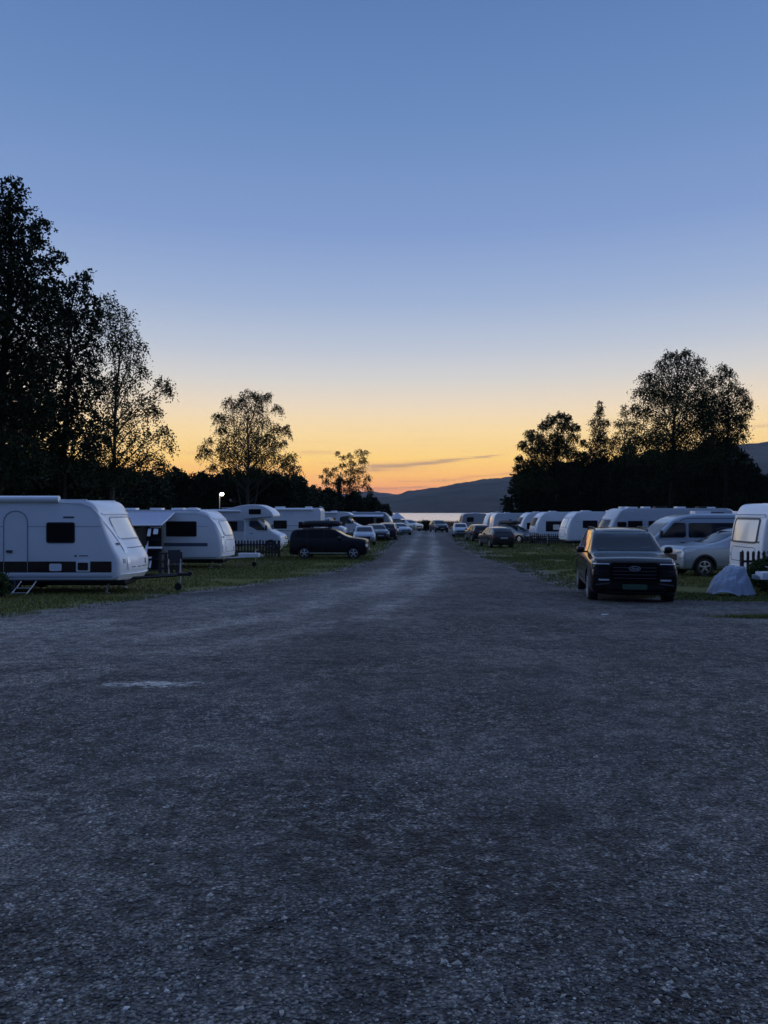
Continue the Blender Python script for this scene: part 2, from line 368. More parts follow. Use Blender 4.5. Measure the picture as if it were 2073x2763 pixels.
def superbox(b, c, d, n=14, e=3.0):
    """rounded pod (roof box, mirror): superellipsoid"""
    vs = []; fs = []; m = 10
    def sp(v, p): return math.copysign(abs(v)**p, v)
    for i in range(m+1):
        ph = -math.pi/2+math.pi*i/m
        for k in range(n):
            th = 2*math.pi*k/n; q = 2/e
            vs.append((c[0]+d[0]/2*sp(math.cos(ph), q)*sp(math.cos(th), q), c[1]+d[1]/2*sp(math.cos(ph), q)*sp(math.sin(th), q), c[2]+d[2]/2*sp(math.sin(ph), q)))
    for i in range(m):
        for k in range(n): fs.append((i*n+k, i*n+(k+1) % n, (i+1)*n+(k+1) % n, (i+1)*n+k))
    b.add(vs, fs); return b
def car(kind, px, Y, rz, label, paint, L=4.4, W=1.82, H=1.5, group='parked cars', wr=.33, roofbox=False, detail=1, style='alloy', name='parked_car', cat='car', sides=('left', 'right'), xw=None, rails=False, plate=None, lights=True, base_at=None, wbx=None, loc=None, sg=None):
    T = CT[kind]; x0 = X(px, Y) if xw is None else xw
    if loc: x0, Y = loc
    t = empty(name, (x0, Y, gz(Y)), rz, label, cat, group)
    def fx(f): return L/2-L*f
    V = []; n = 0; ring = 0
    for (f, b, be, tp, w, wt) in T['st']:
        zb, zl, zt = b*H, be*H, tp*H; hw = W/2*w; ht = W/2*wt; g = zt-zl; hr = min(1, g/(.25*H))
        half = [(0, zb), (hw*.6, zb), (hw*.9, zb+.01), (hw*.975, zb+.09), (hw, zb+.42*(zl-zb)), (hw*.995, zb+.75*(zl-zb)), (hw*.965, zl-.02), (hw*.935, zl+.015)]
        hs = hw*.92
        half += [(hs+(ht-hs)*.45, zl+g*.45), (hs+(ht-hs)*.82, zl+g*.80), (ht+(hs-ht)*.02-.03, zl+g*.955), (ht*.80, zt-.004), (ht*.4, zt+.012), (0, zt+.016)]
        pts = half+[(-y, z) for y, z in half[-2:0:-1]]
        ring = len(pts); V += [(fx(f), y, z) for y, z in pts]; n += 1
    Fs = []
    for s in range(n-1):
        for i in range(ring): Fs.append((s*ring+i, s*ring+(i+1) % ring, (s+1)*ring+(i+1) % ring, (s+1)*ring+i))
    Fs += [tuple(range(ring)), tuple(range((n-1)*ring, n*ring))[::-1]]
    me = mesh_from(V, Fs); bm = bmesh.new(); bm.from_mesh(me); bmesh.ops.recalc_face_normals(bm, faces=bm.faces[:]); bm.to_mesh(me); bm.free()
    ob = bpy.data.objects.new('tmp', me); COL.objects.link(ob); md = ob.modifiers.new('s', 'SUBSURF'); md.levels = 2; md.render_levels = 2
    me = evalmods(ob); bpy.data.objects.remove(ob)
    pj = Proj(me)
    wx = [fx(.18), fx(.80)] if wbx is None else [fx(wbx[0]), fx(wbx[1])]; wl = [(q, wr) for q in wx]; ar = wr+.055
    me = cut_arches(me, wl, ar, W/2); me.materials.clear(); me.materials.append(paint); line_arches(me, wl, ar, W/2)
    body = link('body', me, None, t, ang=45)
    for q in wx:
        for y in (-1, 1): wheel(t, q, y*(W/2-.13), wr, .22, style)
    for s_ in sides:
        for poly in T['side']:
            pj.patch('side_window', s_, [(fx(a), b*H) for a, b in poly], sg or glass, t, .008, .18)
        if detail:
            yq = 1 if s_ == 'left' else -1
            pj.patch('sill_trim', s_, rect(fx(.74), .17*H, fx(.26), .235*H, .02), blackpl if detail < 3 else chrome, t, .01, .4)
            for f in (.575, .77):
                if detail > 1: pj.stroke('door_seam', s_, [(fx(f), .26*H), (fx(f), .62*H)], .012, seam, t)
                pj.patch('door_handle', s_, rect(fx(f)+.03, .56*H, fx(f)+.19, .575*H, .01), paint, t, .035, .2, .03)
    # glass front and back
    _, z0, z1, w0, w1 = T['ws']
    pj.patch('windscreen', 'front', round_poly([(-W/2*w0, z0*H), (W/2*w0, z0*H), (W/2*w1, z1*H), (-W/2*w1, z1*H)], .05, 3), glass, t, .008, .15)
    z0, z1, w0, w1 = T['rw']
    pj.patch('rear_window', 'rear', round_poly([(-W/2*w0, z0*H), (W/2*w0, z0*H), (W/2*w1, z1*H), (-W/2*w1, z1*H)], .05, 3), glass, t, .008, .15)
    for y in (-1, 1):
        if lights:
            a, b = sorted((y*W*.29, y*W*.455))
            pj.patch('headlight', 'front', rect(a, .42*H, b, .505*H, .03), lampglass, t, .012, .12)
        a, b = sorted((y*W*.34, y*W*.45))
        pj.patch('tail_light', 'rear', rect(a, .50*H, b, .64*H, .03), redglass, t, .012, .12)
        mb = MB(); superbox(mb, (fx(.36 if kind != 'pickup' else .43), y*(W/2+.07), .70*H), (.2, .2, .17)); mb.box((fx(.36 if kind != 'pickup' else .43), y*(W/2-.05), .67*H), (.06, .2, .04)); mb.build('mirror', paint if detail < 3 else blackpl, t, 60)
    if lights: pj.patch('grille', 'front', rect(-W*.25, .34*H, W*.25, .47*H, .04), blackpl, t, .01, .15)
    pj.patch('bumper_grille', 'front', rect(-W*.33, .19*H, W*.33, .28*H, .04), blackpl, t, .012, .2)
    pj.patch('rear_bumper_trim', 'rear', rect(-W*.40, .20*H, W*.40, .30*H, .04), blackpl, t, .012, .2)
    pj.patch('number_plate', 'rear', rect(-.26, .45*H, .26, .45*H+.11, .01), plate_w, t, .015, .2)
    if lights: pj.patch('number_plate', 'front', rect(-.26, .30*H, .26, .30*H+.11, .01), plate_w, t, .03, .2)
    MB().box((0, 0, .15*H+.05), (L*.8, W*.6, .14)).build('underbody', under, t)
    if rails or roofbox:
        for y in (-W*.33, W*.33): MB().tube([(fx(.47), y, H*.965), (fx(.52), y, H+.005), (fx(.82), y, H-.005), (fx(.87), y, H*.95)], .016, 6).build('roof_rail', blackpl, t)
    if roofbox:
        for f in (.5, .74): MB().box((fx(f), 0, H+.07), (.06, W*.72, .03)).box((fx(f), -W*.3, H+.02), (.08, .1, .1)).box((fx(f), W*.3, H+.02), (.08, .1, .1)).build('roof_bar', blackpl, t)
        mb = MB(); superbox(mb, (fx(.60), 0, H+.26), (2.2 if L > 4 else 1.8, .85, .36), 20, 3.4); mb.build('roof_box', blackpl, t, 60)
    return t, pj, fx
# ------------------------------------------------------------------ motorhomes and vans
def motorhome(kind, loc, rz, label, side, L=6.5, detail=1, group=None, H=2.75, paint=None, name='motorhome', cat='motorhome', rearview=False, sidewins=None, box=True):
    t = empty(name, loc, rz, label, cat, group); S = side; us = 1 if side == 'left' else -1; wm = paint or white
    if kind in ('alcove', 'box'):
        if kind == 'alcove':
            pr = [(-L, .5), (-L, 2.45), (-L+.3, H), (-3.85, H+.0), (-3.2, 2.92), (-2.6, 3.05), (-1.7, 3.07), (-1.0, 2.85), (-.62, 2.55), (-.5, 2.28), (-.75, 2.19), (-2.0, 2.12), (-2.58, 2.08), (-2.62, .5)]; rd = [.06, .2, .3, .4, .5, .4, .5, .4, .25, .16, .16, .2, .06, .06]
            me = shell(round_poly(pr, rd, 5), 2.25, .045, .22, .03, -1.9, -L+.3, step=.2)
        else:
            pr = [(-L, .45), (-L, H-.2), (-L+.15, H), (-2.3, H), (-1.6, H-.08), (-1.15, 2.28), (-1.4, 2.12), (-2.55, 2.05), (-2.6, .45)]; rd = [.05, .15, .15, .3, .4, .1, .1, .1, .05]
            me = shell(round_poly(pr, rd, 5), 2.25, .045, .15, .02, -2.2, -L+.2)
        link('body', me, wm, t, ang=40); pj = Proj(me)
        cp = [(-.12, .32), (0, .45), (0, .85), (-.1, 1.08), (-.95, 1.4), (-1.78, 2.16), (-2.75, 2.18), (-2.75, .32)]; wcab = 2.02
        cab = shell(round_poly(cp, [.05, .1, .15, .15, .3, .2, .1, .05], 4), wcab, .12, .32, 0, -1.1, tumble=.09, z0=1.25)
        wxs = [-.95, -L+1.6]
    else:
        cp = [(-.1, .30), (0, .45), (0, .85), (-.1, 1.08), (-.95, 1.38), (-1.75, 2.12), (-2.15, H-.12), (-2.7, H), (-L+.3, H), (-L+.05, H-.2), (-L, 1.1), (-L, .32)]; wcab = 2.0
        cab = shell(round_poly(cp, [.05, .1, .15, .15, .3, .3, .4, .5, .3, .3, .2, .05], 4), wcab, .14, .32, .05, -1.2, tumble=.07, z0=1.25)
        wxs = [-.95, -L+1.25]
    pc = Proj(cab)
    cab = cut_arches(cab, [(wxs[0], .35)] if kind != 'camper' else [(q, .35) for q in wxs], .42, wcab/2); cab.materials.clear(); cab.materials.append(wm)
    line_arches(cab, [(wxs[0], .35)] if kind != 'camper' else [(q, .35) for q in wxs], .42, wcab/2)
    link('cab' if kind != 'camper' else 'body', cab, None, t, ang=40)
    for k, q in enumerate(wxs):
        for y in (-1, 1): wheel(t, q, y*((wcab if k == 0 or kind == 'camper' else 2.2)/2-.15), .34, .22, 'plain')
    MB().box((-L/2, 0, .42), (L-.8, 1.7, .2)).build('underbody', under, t)
    # cab glass, lights, mirrors
    wsc = pc.patch('windscreen', 'front', round_poly([(-.84, 1.42), (.84, 1.42), (.74, 2.04), (-.74, 2.04)], .08, 3), glass, t, .01, .2)
    for s_ in ('left', 'right'):
        dw = pc.patch('door_window', s_, round_poly([(-1.25, 1.38), (-2.35, 1.38), (-2.35, 2.02), (-1.85, 2.04)], [.08, .12, .1, .1], 4), glass, t, .008, .25)
        if detail > 1:
            pc.stroke('frame', s_, round_poly([(-1.17, 1.33), (-2.4, 1.33), (-2.4, 2.07), (-1.83, 2.09)], .1, 4), .025, softseam, dw, True, .01)
            pc.stroke('door_seam', s_, [(-2.42, 1.3), (-2.42, .55), (-1.5, .5), (-1.42, 1.3)], .014, softseam, t)
            pc.patch('door_handle', s_, rect(-2.3, 1.15, -2.1, 1.19, .01), seam, t, .03, .2, .03)
    for y in (-1, 1):
        a, b = sorted((y*.62, y*.94)); pc.patch('headlight', 'front', round_poly([(a, .85), (b, .85), (b, 1.12), (a, 1.02)] if y > 0 else [(a, .85), (b, .85), (b, 1.02), (a, 1.12)], .04, 3), lampglass, t, .012, .1)
        mb = MB(); superbox(mb, (-1.2, y*1.2, 1.55), (.14, .2, .34)); mb.box((-1.22, y*1.05, 1.48), (.05, .22, .05)); mb.build('mirror', blackpl, t, 60)
    pc.patch('grille', 'front', rect(-.45, .78, .45, .98, .05), blackpl, t, .012, .15)
    for z in (.82, .88, .94): pc.stroke('chrome_slat', 'front', [(-.42, z), (.42, z)], .018, chrome, t, off=.02)
    pc.patch('bumper_grille', 'front', rect(-.6, .42, .6, .58, .06), blackpl, t, .012, .2)
    if kind != 'camper':
        for (a, b, c_, d_) in (sidewins or [(-L+.8, 1.3, -L+1.7, 1.85), (-4.1, 1.35, -3.1, 1.95)]):
            w_ = pj.patch('side_window', S, rect(a, b, c_, d_, .06), acryl, t, .012, .4)
            pj.stroke('frame', S, rect(a, b, c_, d_, .06), .03, seam, w_, True, .015)
        if kind == 'alcove':
            pj.patch('alcove_window', S, rect(-2.35, 2.42, -1.55, 2.76, .05), acryl, t, .012, .3)
            pj.patch('window_band', S, rect(-4.4, 1.3, -2.66, 2.02, .03), greyband, t, .005, .4)
            pj.stroke('side_stripe', S, [(-4.3, 1.15), (-3.4, 1.15)], .05, blueband, t)
            pj.stroke('cab_seam', S, [(-2.64, 2.1), (-.9, 2.27)], .05, blueband, t)
        else:
            pj.stroke('side_stripe', S, [(-L+.4, 1.1), (-3.2, 1.22)], .05, blueband, t)
            pj.stroke('side_stripe', S, [(-L+.2, 1.5), (-4.0, 1.6)], .03, blueband, t)
        if box: MB().tube([(-L+.6, us*1.19, H-.12), (-2.9, us*1.19, H-.12)], .075, 10).build('awning_box', grp, t)
    else:
        pc.patch('window_band', S, rect(-L+.55, 1.38, -2.47, 2.02, .08), glass, t, .009, .4)
        pc.stroke('roof_rail_seam', S, [(-L+.15, 2.22), (-2.4, 2.22), (-2.1, 2.12)], .03, seam, t)
        pc.stroke('side_seam', S, [(-L+.1, 1.18), (-2.45, 1.18)], .05, blackpl, t)
    zt = H
    for k, (xx, w_, l_) in enumerate(((-3.4, .6, .7), (-L+1.1, .5, .5))): MB().box((xx-(.6 if kind == 'alcove' else 0), 0, zt+.05), (l_, w_, .12), bev=.03).build('roof_hatch', grp, t)
    MB().box((-L*.62, -.35, zt+.04), (1.2, .55, .04), bev=.01).build('solar_panel', blackpl, t)
    if rearview:
        pr_ = pj if kind != 'camper' else pc
        lad = MB()
        for y in (.55, .85): lad.tube([(-L-.09, y, 1.0), (-L-.09, y, H), (-L+.15, y, H+.12)], .02, 6)
        for z in np.arange(1.1, H, .28): lad.tube([(-L-.09, .55, z), (-L-.09, .85, z)], .014, 5)
        lad.build('ladder', grp, t)
        pr_.patch('rear_window', 'rear', rect(-.8, 1.45, .3, 1.95, .06), acryl, t, .01, .3)
        for y in (-.95, .82): pr_.patch('tail_light', 'rear', rect(y, .75, y+.13, 1.15, .03), redglass, t, .012, .2)
    return t, pc
def fence(p0, p1, h, label, pitch=.13, pw=.075, group=None, name='picket_fence', rails=(.3, .72)):
    a = Vector((p0[0], p0[1])); b = Vector((p1[0], p1[1])); d = b-a; n = int(d.length/pitch); rz = math.atan2(d.y, d.x); g = gz((a.y+b.y)/2)
    t = empty(name, (a.x, a.y, gz(a.y)), rz, label, 'fence', group); pk = MB(); rl = MB(); ps = MB(); Lh = d.length
    for i in range(n+1):
        x = i*pitch; hh = h*(1+random.uniform(-.03, .03)); w = pw/2; th = .011
        pk.add([(x-w, -th, .05), (x+w, -th, .05), (x+w, -th, hh-.06), (x, -th, hh), (x-w, -th, hh-.06), (x-w, th, .05), (x+w, th, .05), (x+w, th, hh-.06), (x, th, hh), (x-w, th, hh-.06)],
               [(0, 1, 2, 3, 4), (9, 8, 7, 6, 5), (0, 5, 6, 1), (1, 6, 7, 2), (2, 7, 8, 3), (3, 8, 9, 4), (4, 9, 5, 0)])
    pk.build('pickets', wood, t)
    for r_ in rails: MB().box((Lh/2, .032, h*r_), (Lh+.05, .03, .07)).build('rail', wood, t)
    for k in range(int(Lh/1.5)+2):
        x = min(Lh, k*1.5); MB().box((x, .085, h*.47), (.07, .07, h*.98), bev=.005).build('post', wood, t)
    return t
# ================================================================== LEFT ROW
YW = R(-2)
Yc = 22.15
c1, p1 = caravan((X(392, Yc), Yc, gz(Yc)), R(0), 'large white caravan with arched door and dark red stripe, nearest on the left', L=6.6, door=(-3.5, -2.85-.0), side='right', group='caravans on the left grass',
    awning_box=(-6.5, -1.98), band=[(-6.3, .62, -.56, .92, redband)], hatches=False, winpos=[(-2.33, 1.43, -1.57, 1.98), (-5.9, 1.43, -5.0, 1.98)], nose='slant')
us = -1
h = p1.patch('service_hatch', 'right', rect(-2.25, .66, -1.92, .86, .04), white, c1, .03, .3)
h = p1.patch('fridge_vent', 'right', rect(-1.52, .64, -1.14, .93, .02), white, c1, .03, .3); p1.patch('vent_opening', 'right', rect(-1.47, .68, -1.19, .89, .03), redband, h, .045, .3)
p1.patch('lettering_bar', 'right', rect(-1.88, 2.10, -1.58, 2.15, .005), blueband, c1, .008, .3)
p1.patch('lettering_bar', 'right', rect(-1.45, 1.06, -1.2, 1.085, .005), blueband, c1, .008, .3); p1.patch('emblem', 'right', [(-1.58, 1.05), (-1.5, 1.05), (-1.54, 1.12)], blueband, c1, .008, .3)
p1.stroke('rim_trim', 'right', [(-.16, .45), (-.2, .95), (-.32, 1.25), (-.62, 1.75), (-.9, 2.2), (-1.1, 2.42), (-1.4, 2.52), (-1.95, 2.55)], .05, grp, c1, off=.02)
p1.stroke('sill_profile', 'right', [(-6.5, .585), (-.35, .585)], .06, white, c1, off=.02)
# step under the door of the first caravan
Ys = 20.55; st = empty('folding_step', (X(60, Ys), Ys, gz(Ys)), 0, 'small metal folding step on the grass below the first caravan', 'step'); b = MB()
for x in (-.2, .2):
    MB().tube([(x+.06, .25, .34), (x+.02, .1, .2), (x-.05, -.12, .02)], .017, 6).build('leg', steel, st)
for y, z in ((.1, .17), (-.08, .06)): MB().box((-.02, y, z), (.4, .14, .02), bev=.004).build('tread', steel, st)
Yc = 35.2
c2, p2 = caravan((X(631, Yc), Yc, gz(Yc)), R(-2), 'white rounded caravan with blue band and rolled out awning, second on the left', L=7.2, side='right', group='caravans on the left grass', nose='round', frontwin='pale',
    winpos=[(-2.75, 1.42, -1.4, 2.08)], band=[(-6.3, .98, -.9, 1.13, blueband)], cover=True, H=2.58)
p2.stroke('rim_trim', 'right', [(-.2, .45), (-.22, 1.0), (-.3, 1.5), (-.55, 2.0), (-.9, 2.35), (-1.4, 2.46), (-2.8, 2.48)], .06, grp, c2, off=.02)
for xx in (-2.6, -3.6, -4.8): MB().box((xx, .2, 2.64), (.55, .5, .09), bev=.035).build('roof_hatch', grp, c2)
# awning of the second caravan
Ya = 34.0
aw = empty('awning', (-9.25, Ya, gz(Ya)), 0, 'blue grey fabric canopy sloping out from the second caravan', 'awning')
b = MB(); NX = 14
vs = []; fs = []
for i in range(NX+1):
    for j in range(7):
        x = -5.0*i/NX; s = j/6; y = -.05-2.0*s; z = 2.47-.52*s-.05*math.sin(math.pi*s)
        vs.append((x, y, z)); 
for i in range(NX):
    for j in range(6): a = i*7+j; fs.append((a, a+1, a+8, a+7))
n0 = len(vs); vs += [(x, y, z-.015) for x, y, z in vs]; fs += [tuple(q+n0 for q in f[::-1]) for f in fs]
b.add(vs, fs); b.build('canopy', fabricbl, aw)
MB().tube([(.02, -2.08, 1.94), (-5.0, -2.08, 1.94)], .035, 8).build('front_bar', grp, aw)
for x in (0, -5.0): MB().tube([(x, -.05, 2.46), (x, -2.08, 1.95)], .022, 6).build('arm', grp, aw)
for x in (-.02, -3.3): MB().tube([(x, -2.08, 1.94), (x, -2.08, 0)], .018, 6).build('pole', steel, aw)
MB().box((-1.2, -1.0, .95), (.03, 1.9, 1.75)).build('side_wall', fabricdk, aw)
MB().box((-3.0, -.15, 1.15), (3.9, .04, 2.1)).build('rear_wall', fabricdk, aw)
# rack under the awning
Yr = 31.6; rk = empty('storage_rack', (X(418, Yr), Yr, gz(Yr)), 0, 'tall dark rack with pale shiny pieces under the left awning', 'rack'); b = MB()
b.box((0, .12, .95), (.62, .03, 1.7))
for x in (-.31, .31): b.box((x, 0, .95), (.035, .3, 1.9), bev=.006)
for z in (.08, .5, .9, 1.3, 1.86): b.box((0, 0, z), (.6, .3, .03))
b.build('frame', fabricdk, rk)
sx = Yr/F
for (a, y0, bq, y1) in ((403, 1427, 410, 1446), (419, 1427, 429, 1441), (405, 1475, 437, 1480), (397, 1459, 402, 1494), (404, 1502, 412, 1506), (407, 1513, 411, 1531)):
    w = (bq-a)*sx; hh = (y1-y0)*sx; xx = ((a+bq)/2-418)*sx; zz = Z((y0+y1)/2, Yr)-gz(Yr)
    MB().box((xx, -.17, zz), (w*1.25, .05, hh*1.2), bev=min(w, hh)*.3, rx=-.5).build('pale_item', grp, rk)  # white pieces stand in for bright reflections on the rack
fence((X(432, 30), 30, 0), (X(487, 30), 30.1, 0), .9, 'short dark slatted garden fence beside the awning rack', pitch=.22, pw=.12, name='slatted_fence', rails=(.25, .55, .9))
# camp chairs / items by the fence
Yb = 29.2; bk = empty('folding_chair', (X(472, Yb), Yb, gz(Yb)), R(-70), 'dark folding camp chair beside the slatted fence', 'chair')
MB().box((0, 0, .42), (.46, .46, .04), bev=.015).build('seat', fabricdk, bk); MB().box((-.25, 0, .72), (.04, .46, .5), bev=.015, ry=-.2).build('backrest', fabricdk, bk)
for y in (-.22, .22):
    MB().tube([(.24, y, .01), (-.2, y, .6)], .012, 5).build('leg', steel, bk); MB().tube([(-.26, y, .01), (.22, y, .6), (-.24, y, .62)], .012, 5).build('leg', steel, bk)
# alcove motorhome, fence, second motorhome and vans
Yc = 51.1
motorhome('alcove', (X(776, Yc), Yc, gz(Yc)+0.0), R(-2), 'white alcove motorhome with a cabin over the cab, behind the left picket fence', 'right', 6.8, 2)
fence((X(628, 42.9), 42.9), (X(754, 42.9), 42.9), 1.0, 'dark picket fence in front of the alcove motorhome', pitch=.17, pw=.09)
Yc = 59.2
motorhome('box', (X(870, Yc)-6.6, Yc, gz(Yc)), R(180-3), 'tall white motorhome with a rear ladder behind the black boxy car', 'left', 6.7, 1, H=2.9, rearview=True)
Yc = 67
motorhome('box', (X(884, Yc), Yc, gz(Yc)), R(-4), 'white motorhome whose sloping cab shows beside the rear ladder', 'right', 6.2, 1, H=2.7)
Yc = 76
motorhome('camper', (X(938, Yc), Yc, gz(Yc)), R(-4), 'low white camper van between the ladder motorhome and the silver car', 'right', 5.6, 1, H=2.1, paint=p_wht, name='camper_van', cat='camper van')
Yc = 84
motorhome('box', (X(985, Yc), Yc, gz(Yc)), R(-4), 'white motorhome behind the silver car on the left', 'right', 6.8, 1, H=2.65)
Yc = 93
c3, p3 = caravan((X(1062, Yc), Yc, gz(Yc)), R(-4), 'grey green caravan with an open awning beside the white tent', L=6.0, side='right', group='caravans on the left grass', nose='round', winpos=[(-2.0, 1.3, -1.1, 1.9), (-4.8, .6, -2.3, 2.0)], H=2.6, detail=1, col=mat('caravan_grey_green', (.34, .38, .37), .5, var=.1))
MB().box((-3.2, -1.9, 2.2), (4.2, 1.5, .05), rx=.15).build('awning', fabricbl, c3)
# white peaked tent
Yt = 101; tn = empty('party_tent', (X(1071, Yt), Yt, gz(Yt)), R(20), 'small white peaked tent beyond the grey green caravan', 'tent')
w = .85; b = MB(); b.add([(-w, -w, 1.75), (w, -w, 1.75), (w, w, 1.75), (-w, w, 1.75), (0, 0, 2.65)], [(0, 1, 4), (1, 2, 4), (2, 3, 4), (3, 0, 4), (3, 2, 1, 0)]); b.build('roof', fabricbl, tn)
b = MB(); b.box((0, w, .88), (2*w, .03, 1.72)); b.box((-w, 0, .88), (.03, 2*w, 1.72)); b.build('side_wall', fabricbl, tn)
for x in (-w, w):
    for y in (-w, w): MB().tube([(x, y, 0), (x, y, 1.76)], .03, 6).build('pole', grp, tn)
# cars on the left
t, pj, fx = car('boxy', 891, 42.0, R(-3), 'black boxy car with a long roof box, seen from its side', p_black, L=4.25, W=1.82, H=1.65, roofbox=True, detail=3, rails=True, wr=.34, sg=acryl)
for s_ in ('right',):
    pj.patch('chrome_line', s_, rect(fx(.74), .205*1.6, fx(.27), .22*1.6, .005), chrome, t, .016, .4)
for y in (-.62, .62): pj.patch('front_lamp', 'front', rect(y-.17, .42*1.6, y+.17, .50*1.6, .05), lampglass, t, .016, .1)
car('estate', 983, 62, R(-88), 'silver estate car facing the camera behind the black boxy car', p_silver, H=1.48)
car('hatch', 1017, 71, R(-80), 'pale grey car half hidden between the silver and the dark hatchback', p_grey, H=1.5)
car('hatch', 1046, 74, R(88), 'dark hatchback seen from behind on the left of the road', p_dkgrey, H=1.58, W=1.84)
car('hatch', 1077, 89, R(-70), 'light coloured car peeking out beside the dark hatchback', p_silver, H=1.35)
car('suv', 1100, 106, R(-48), 'pale silver off-road car next to the white tent', p_silver, L=4.6, W=1.85, H=1.62)
car('hatch', 1184, 101, R(-80), 'dark grey car parked alone at the far end of the road', p_dkgrey, H=1.58, L=4.1)
# ================================================================== RIGHT ROW
car('hatch', 1242, 83, R(-93), 'small car facing the camera, farthest in the right row', p_silver, H=1.42, W=1.72)
car('estate', 1289, 69.5, R(95), 'dark estate car seen from behind, second in the right row', p_dkgrey, H=1.5, W=1.72)
car('hatch', 1338, 57, R(98), 'dark hatchback seen from behind, nearest of the far right cars', p_dkgrey, H=1.5, W=1.78, L=4.3)
car('estate', 1385, 65.5, R(-52), 'grey estate car with a black roof box on the right', p_grey, H=1.45, L=4.6, roofbox=True)
G = 'caravans on the right grass'
Yc = 101
caravan((X(1240, Yc), Yc, gz(Yc)), R(183), 'small grey caravan farthest away on the right', L=3.6, side='left', group=G, nose='flat', winpos=[(-1.7, 1.35, -.8, 1.95)], detail=1, H=2.45, col=greyband, frontwin='dark')
Yc = 96
caravan((X(1303, Yc), Yc, gz(Yc)), R(183), 'white caravan with rounded front just behind the far grey one', L=5.2, side='left', group=G, nose='round', detail=1, H=2.55)
Yc = 86
caravan((X(1322, Yc), Yc, gz(Yc)), R(184), 'square fronted white caravan beyond the roof box estate', L=5.5, side='left', group=G, nose='flat', detail=1, H=2.5, winpos=[(-2.2, .75, -1.9, 1.8), (-3.3, 1.2, -2.6, 1.7), (-4.6, 1.3, -4.0, 1.8)])
Yc = 73
caravan((X(1393, Yc), Yc, gz(Yc)), R(183), 'white caravan with one small square window left of the picket fence', L=5.0, side='left', group=G, nose='round', detail=1, H=2.55, winpos=[(-1.55, .98, -.75, 1.6)], frontwin='dark')
Yc = 65.5
c4, p4 = caravan((X(1430, Yc), Yc, gz(Yc)), R(182), 'rounded white caravan with a long dark window band behind the picket fence', L=6.2, side='left', group=G, nose='round', detail=2, H=2.6, frontwin='dark', winpos=[(-4.6, .98, -1.1, 1.82)])
p4.patch('pale_pane', 'left', rect(-1.95-.3, 1.12, -1.5-.2, 1.55, .05), palewin, c4, .02, .3)  # pale patch over the dark window band, gives no light
fence((X(1431, 62.3), 62.3), (X(1520, 62.3), 62.3), .85, 'small dark picket fence in front of the rounded right caravan', pitch=.17, pw=.08)
Yc = 58.8
caravan((X(1511, Yc), Yc, gz(Yc)), R(182), 'white caravan with rounded front half hidden by the dark off-road car', L=5.0, side='left', group=G, nose='round', detail=2, H=2.62, winpos=[(-2.55, 1.4, -1.45, 1.95)], W=2.2)
Yc = 43.5
mh, pm = caravan((X(1612, Yc), Yc, gz(Yc)), R(182), 'long silver white motorhome with rounded front behind the dark off-road car', L=7.6, side='left', nose='round', detail=2, H=2.74, winpos=[(-1.25, 1.35, -.75, 2.0), (-2.15, 1.35, -1.35, 2.05), (-3.6, 1.35, -2.5, 2.05), (-6.2, 1.35, -5.0, 2.0)], drawbar=False, name='motorhome', cat='motorhome', frontwin='sky', group=None, col=mat('silver_white', (.5, .53, .57), .35, var=.06))
for xx, yy, s_ in ((-1.7, -.5, .5), (-2.6, .4, .4), (-3.6, 0, .7), (-4.6, .3, .5), (-6, 0, .6)): MB().box((xx, yy, 2.80), (s_, .5, .1), bev=.03).build('roof_hatch', grp if s_ < .6 else blackpl, mh)
Yc = 34.2
motorhome('camper', (X(1752, Yc)-1.1, Yc, gz(Yc)), R(181), 'silver high roof camper van with dark side windows behind the pale pickup-like car', 'left', 6.3, 2, H=2.42, paint=p_silver, name='camper_van', cat='camper van')
t, pj, fx = car('pickup', 0, 0, R(180+9), 'pale silver off-road car with black wheel arches beside the right caravan', p_silver, L=4.85, W=1.88, H=1.80, wr=.37, loc=(13.3, 29.7), detail=3, style='alloy', rails=True)
pj.patch('headlight', 'left', round_poly([(fx(.012), .50*1.8), (fx(.10), .55*1.8), (fx(.125), .60*1.8), (fx(.03), .585*1.8)], .04, 3), lampglass, t, .012, .1)
for q in (.18, .80): pj.stroke('arch_trim', 'left', [(fx(q)+.455*math.cos(a), .37+.455*math.sin(a)) for a in np.linspace(-.15, math.pi+.15, 20)], .07, blackpl, t, off=.02, step=.1)
pj.patch('door_seam_panel', 'left', rect(fx(.435), .32*1.8, fx(.425), .62*1.8, .003), seam, t, .006, .3)
Yc = 25.2
c5, p5 = caravan((X(1966, Yc)+.4, Yc, gz(Yc)), R(180), 'white caravan with big front window cut by the right edge', L=6.0, side='left', group=G, nose='flat', detail=2, H=2.62, W=2.25, frontwin='pale', drawbar=False)
p5.stroke('window_frame', 'front', rect(-.83, 1.36, .83, 2.12, .1), .05, seam, c5, True, .03)
p5.stroke('front_seam', 'front', [(-1.0, 2.24), (1.0, 2.24)], .035, softseam, c5, off=.04)
# neighbour on the right edge, only its drawbar shows
Yc = 20.2
caravan((X(2073, 20.2)+.95, Yc, gz(Yc)), R(180), 'white caravan at the right edge of which only drawbar and jockey wheel show', L=5.4, side='left', group=G, nose='flat', detail=2, H=2.55, cover=True)
fence((X(2004, 22.4), 22.4), (X(2004, 22.4)+3.0, 22.3), 1.16, 'dark picket fence with pointed pales at the right edge', pitch=.155, pw=.075)
